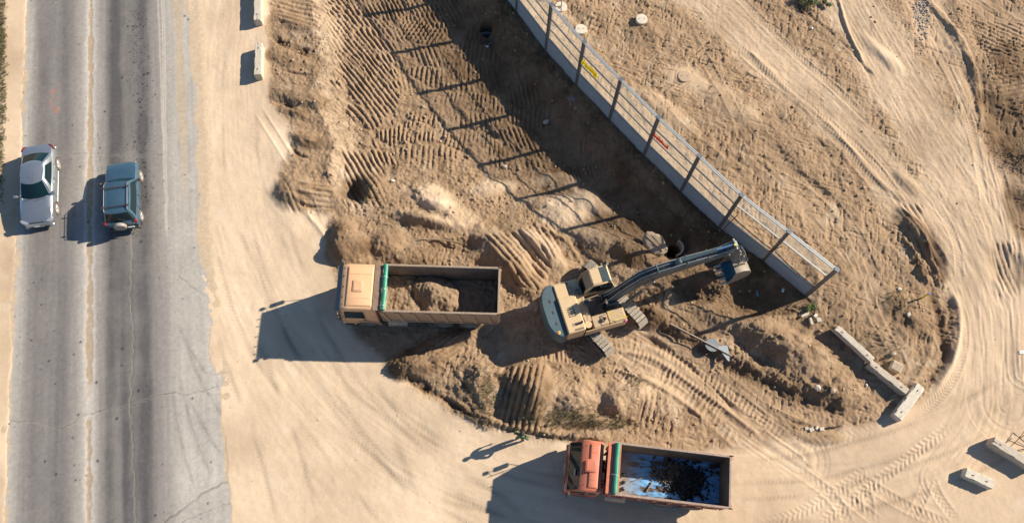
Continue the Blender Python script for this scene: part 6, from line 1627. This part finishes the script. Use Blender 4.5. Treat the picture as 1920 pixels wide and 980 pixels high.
# hoses and pipes along the boom
for k, y in enumerate((-.17, -.11, -.05, .05, .11, .17)):
    h_ = .045 + .02 * (k % 2); m_ = M_hosew if k in (0, 3, 5) else M_hose
    mb = MB(); mb.tube([(-.1, y * 1.4, 2.0), (.30, y * 1.3, 2.45), (.62, y, 2.95 + h_), (1.03, y, 3.72 + h_), (1.50, y, 4.47 + h_), (2.25, y, 4.79 + h_), (2.95, y, 4.87 + h_)] + ([(3.7, y, 4.96 + h_), (5.2, y, 4.96 + h_), (5.55, y * 1.2, 5.25), (5.9, y * 1.2, 5.35)] if abs(y) > .10 else []), .016, 6, M=HM); mb.build('hose', m_, ex)
for (x, z, nx) in ((.74, 3.12, 0), (1.26, 4.02, 0), (2.25, 4.77, 1), (3.6, 4.95, 1), (4.6, 4.94, 1)): mb = MB(); mb.box(x - .03, x + .03, -.25, .25, z + .0, z + .09, .01, HM); mb.build('hose_clamp', M_slate, ex)
for k in range(4): mb = MB(); mb.tube([(-.35 + .07 * k, -.2 + .1 * k, 1.9), (-.1, -.1 + .09 * k, 2.35), (.3, -.1 + .05 * k, 2.0)], .022, 6, M=HM); mb.build('hose', M_hose, ex)
HM = HM_house
hb('pump_bay', M_chas, (-.5, .30, -.62, .45, 1.18, 1.55), bev=.02)
HM = HM0 @ Matrix.Diagonal((1.10, 1, 1, 1))
# boom lettering: a row of pale worn letter bars on the boom top
mb = MB()
for k in range(7): mb.box(4.02 + k * .085, 4.02 + k * .085 + .05, -.15, -.09, 4.966, 4.972, M=HM); mb.box(4.02 + k * .085, 4.02 + k * .085 + .018, -.15, -.03 - .03 * (k % 3 == 1), 4.966, 4.972, M=HM)
mb.build('boom_lettering', M_white, ex, 0)

# ------------------------------------------------------------------ person in camouflage jacket
def skin_mesh(name, joints, edges, m, parent, sub=1, root=0):
    me = bpy.data.meshes.new(name); me.from_pydata([j[0] for j in joints], edges, []); o = bpy.data.objects.new(name, me); COL.objects.link(o)
    md = o.modifiers.new('skin', 'SKIN'); md.use_smooth_shade = True
    if not me.skin_vertices: pass
    for i, j in enumerate(joints):
        r = j[1] if isinstance(j[1], tuple) else (j[1], j[1]); me.skin_vertices[0].data[i].radius = r
    me.skin_vertices[0].data[root].use_root = True
    s_ = o.modifiers.new('sub', 'SUBSURF'); s_.levels = sub; s_.render_levels = sub
    dg = bpy.context.evaluated_depsgraph_get(); dg.update(); nm = bpy.data.meshes.new_from_object(o.evaluated_get(dg)); o.modifiers.clear(); o.data = nm; nm.name = name; bpy.data.meshes.remove(me)
    nm.materials.clear(); nm.materials.append(m); nm.polygons.foreach_set('use_smooth', [True] * len(nm.polygons)); o.parent = parent; return o


pp = P(976, 823); per_ = empty('person', (pp.x, pp.y, ground_z(pp.x, pp.y)), math.radians(-25), 'person in green camouflage jacket standing at the mound edge above the red truck', 'person')
M_skin = mat('skin', (.42, .25, .17), .6); M_hair = mat('hair', (.02, .015, .012), .7)
M_camo = bpy.data.materials.new('camouflage_cloth'); M_camo.use_nodes = True; _t = M_camo.node_tree; _b = _t.nodes['Principled BSDF']; _b.inputs['Roughness'].default_value = .9
_c = N(_t, 'ShaderNodeTexCoord'); _nn = N(_t, 'ShaderNodeTexNoise'); _nn.inputs['Scale'].default_value = 11; _nn.inputs['Detail'].default_value = 2; _t.links.new(_c.outputs['Object'], _nn.inputs['Vector']); _rp = N(_t, 'ShaderNodeValToRGB'); _rp.color_ramp.interpolation = 'CONSTANT'; _t.links.new(_nn.outputs['Fac'], _rp.inputs[0])
_e = _rp.color_ramp.elements; _e[0].color = (.02, .03, .018, 1); _e[1].position = .45; _e[1].color = (.06, .13, .06, 1); _q = _e.new(.56); _q.color = (.20, .30, .17, 1); _q = _e.new(.62); _q.color = (.035, .07, .04, 1); _t.links.new(_rp.outputs[0], _b.inputs['Base Color'])
J = [((0, 0, .95), (.13, .10)), ((0, 0, 1.12), (.12, .09)), ((0, .01, 1.32), (.15, .10)), ((0, .0, 1.46), (.09, .08)), ((0, .02, 1.53), .055), ((0, .03, 1.60), .07), ((0, .035, 1.68), (.078, .09)), ((0, .03, 1.76), .05)]
Ed = [(0, 1), (1, 2), (2, 3), (3, 4), (4, 5), (5, 6), (6, 7)]
for s in (-1, 1):
    i = len(J); J += [((s * .17, 0, 1.42), .06), ((s * .37, -.04, 1.20), .045), ((s * .27, .14, 1.02), .032), ((s * .235, .16, .95), (.018, .034))]; Ed += [(2, i), (i, i + 1), (i + 1, i + 2), (i + 2, i + 3)]
    j = i + 3
    for q, (dx, l) in enumerate(((-.028, .075), (-.010, .085), (.010, .08), (.026, .065))):
        k = len(J); J += [((s * .235 + dx, .165, .865), .0085), ((s * .235 + dx, .175, .865 - l * .5), .008), ((s * .235 + dx, .165, .865 - l), .007)]; Ed += [(j, k), (k, k + 1), (k + 1, k + 2)]
    k = len(J); J += [((s * .19, .16, .895), .010), ((s * .175, .18, .86), .009)]; Ed += [(j, k), (k, k + 1)]
    i = len(J); J += [((s * .10, 0, .86), .085), ((s * .12, .02, .48), .06), ((s * .13, -.02, .10), .042), ((s * .135, -.03, .05), .045), ((s * .15, .11, .035), .04)]; Ed += [(0, i), (i, i + 1), (i + 1, i + 2), (i + 2, i + 3), (i + 3, i + 4)]
skin_mesh('body', J, Ed, M_skin, per_)
JJ = [((0, 0, .86), (.19, .15)), ((0, 0, 1.10), (.17, .14)), ((0, .01, 1.32), (.20, .14)), ((0, 0, 1.47), (.12, .10)), ((0, .01, 1.52), (.075, .075))]; EE = [(0, 1), (1, 2), (2, 3), (3, 4)]
for s in (-1, 1): i = len(JJ); JJ += [((s * .19, 0, 1.42), .085), ((s * .37, -.04, 1.20), .07), ((s * .30, .12, 1.06), .055)]; EE += [(2, i), (i, i + 1), (i + 1, i + 2)]
skin_mesh('jacket', JJ, EE, M_camo, per_)
JT = [((0, 0, .97), (.155, .12)), ((0, 0, .90), (.15, .12))]; ET = [(0, 1)]
for s in (-1, 1): i = len(JT); JT += [((s * .10, 0, .80), .10), ((s * .12, .02, .48), .078), ((s * .13, -.02, .12), .065)]; ET += [(1, i), (i, i + 1), (i + 1, i + 2)]
skin_mesh('trousers', JT, ET, M_camo, per_)
for s in (-1, 1): skin_mesh('boot', [((s * .13, -.03, .14), .06), ((s * .135, -.04, .05), .052), ((s * .15, .10, .04), (.05, .04)), ((s * .155, .16, .035), .035)], [(0, 1), (1, 2), (2, 3)], M_black, per_)
mb = MB(); bm = stone_bm((.098, .112, .098), 3, .06, 3); mb._add(bm, Matrix.Translation((0, .012, 1.715))); hair = mb.build('hair', M_hair, per_, 60)
for s in (-1, 1):
    MB().lathe([(0, -.011), (.011, 0), (0, .011)], 10, Matrix.Translation((s * .032, .118, 1.675))).build('eye', M_black, per_); MB().lathe([(0, -.03), (.014, 0), (0, .03)], 8, Matrix.Translation((s * .088, .03, 1.66))).build('ear', M_skin, per_)
mb = MB(); mb.prism([(.11, 1.68), (.145, 1.645), (.11, 1.635)], -.014, .014, 'x' if False else 'y', M=Matrix.Rotation(math.pi / 2, 4, 'Z')); mb.build('nose', M_skin, per_)
MB().box(-.024, .024, .108, .120, 1.608, 1.616, .003).build('mouth', mat('lips', (.30, .12, .10), .5), per_)
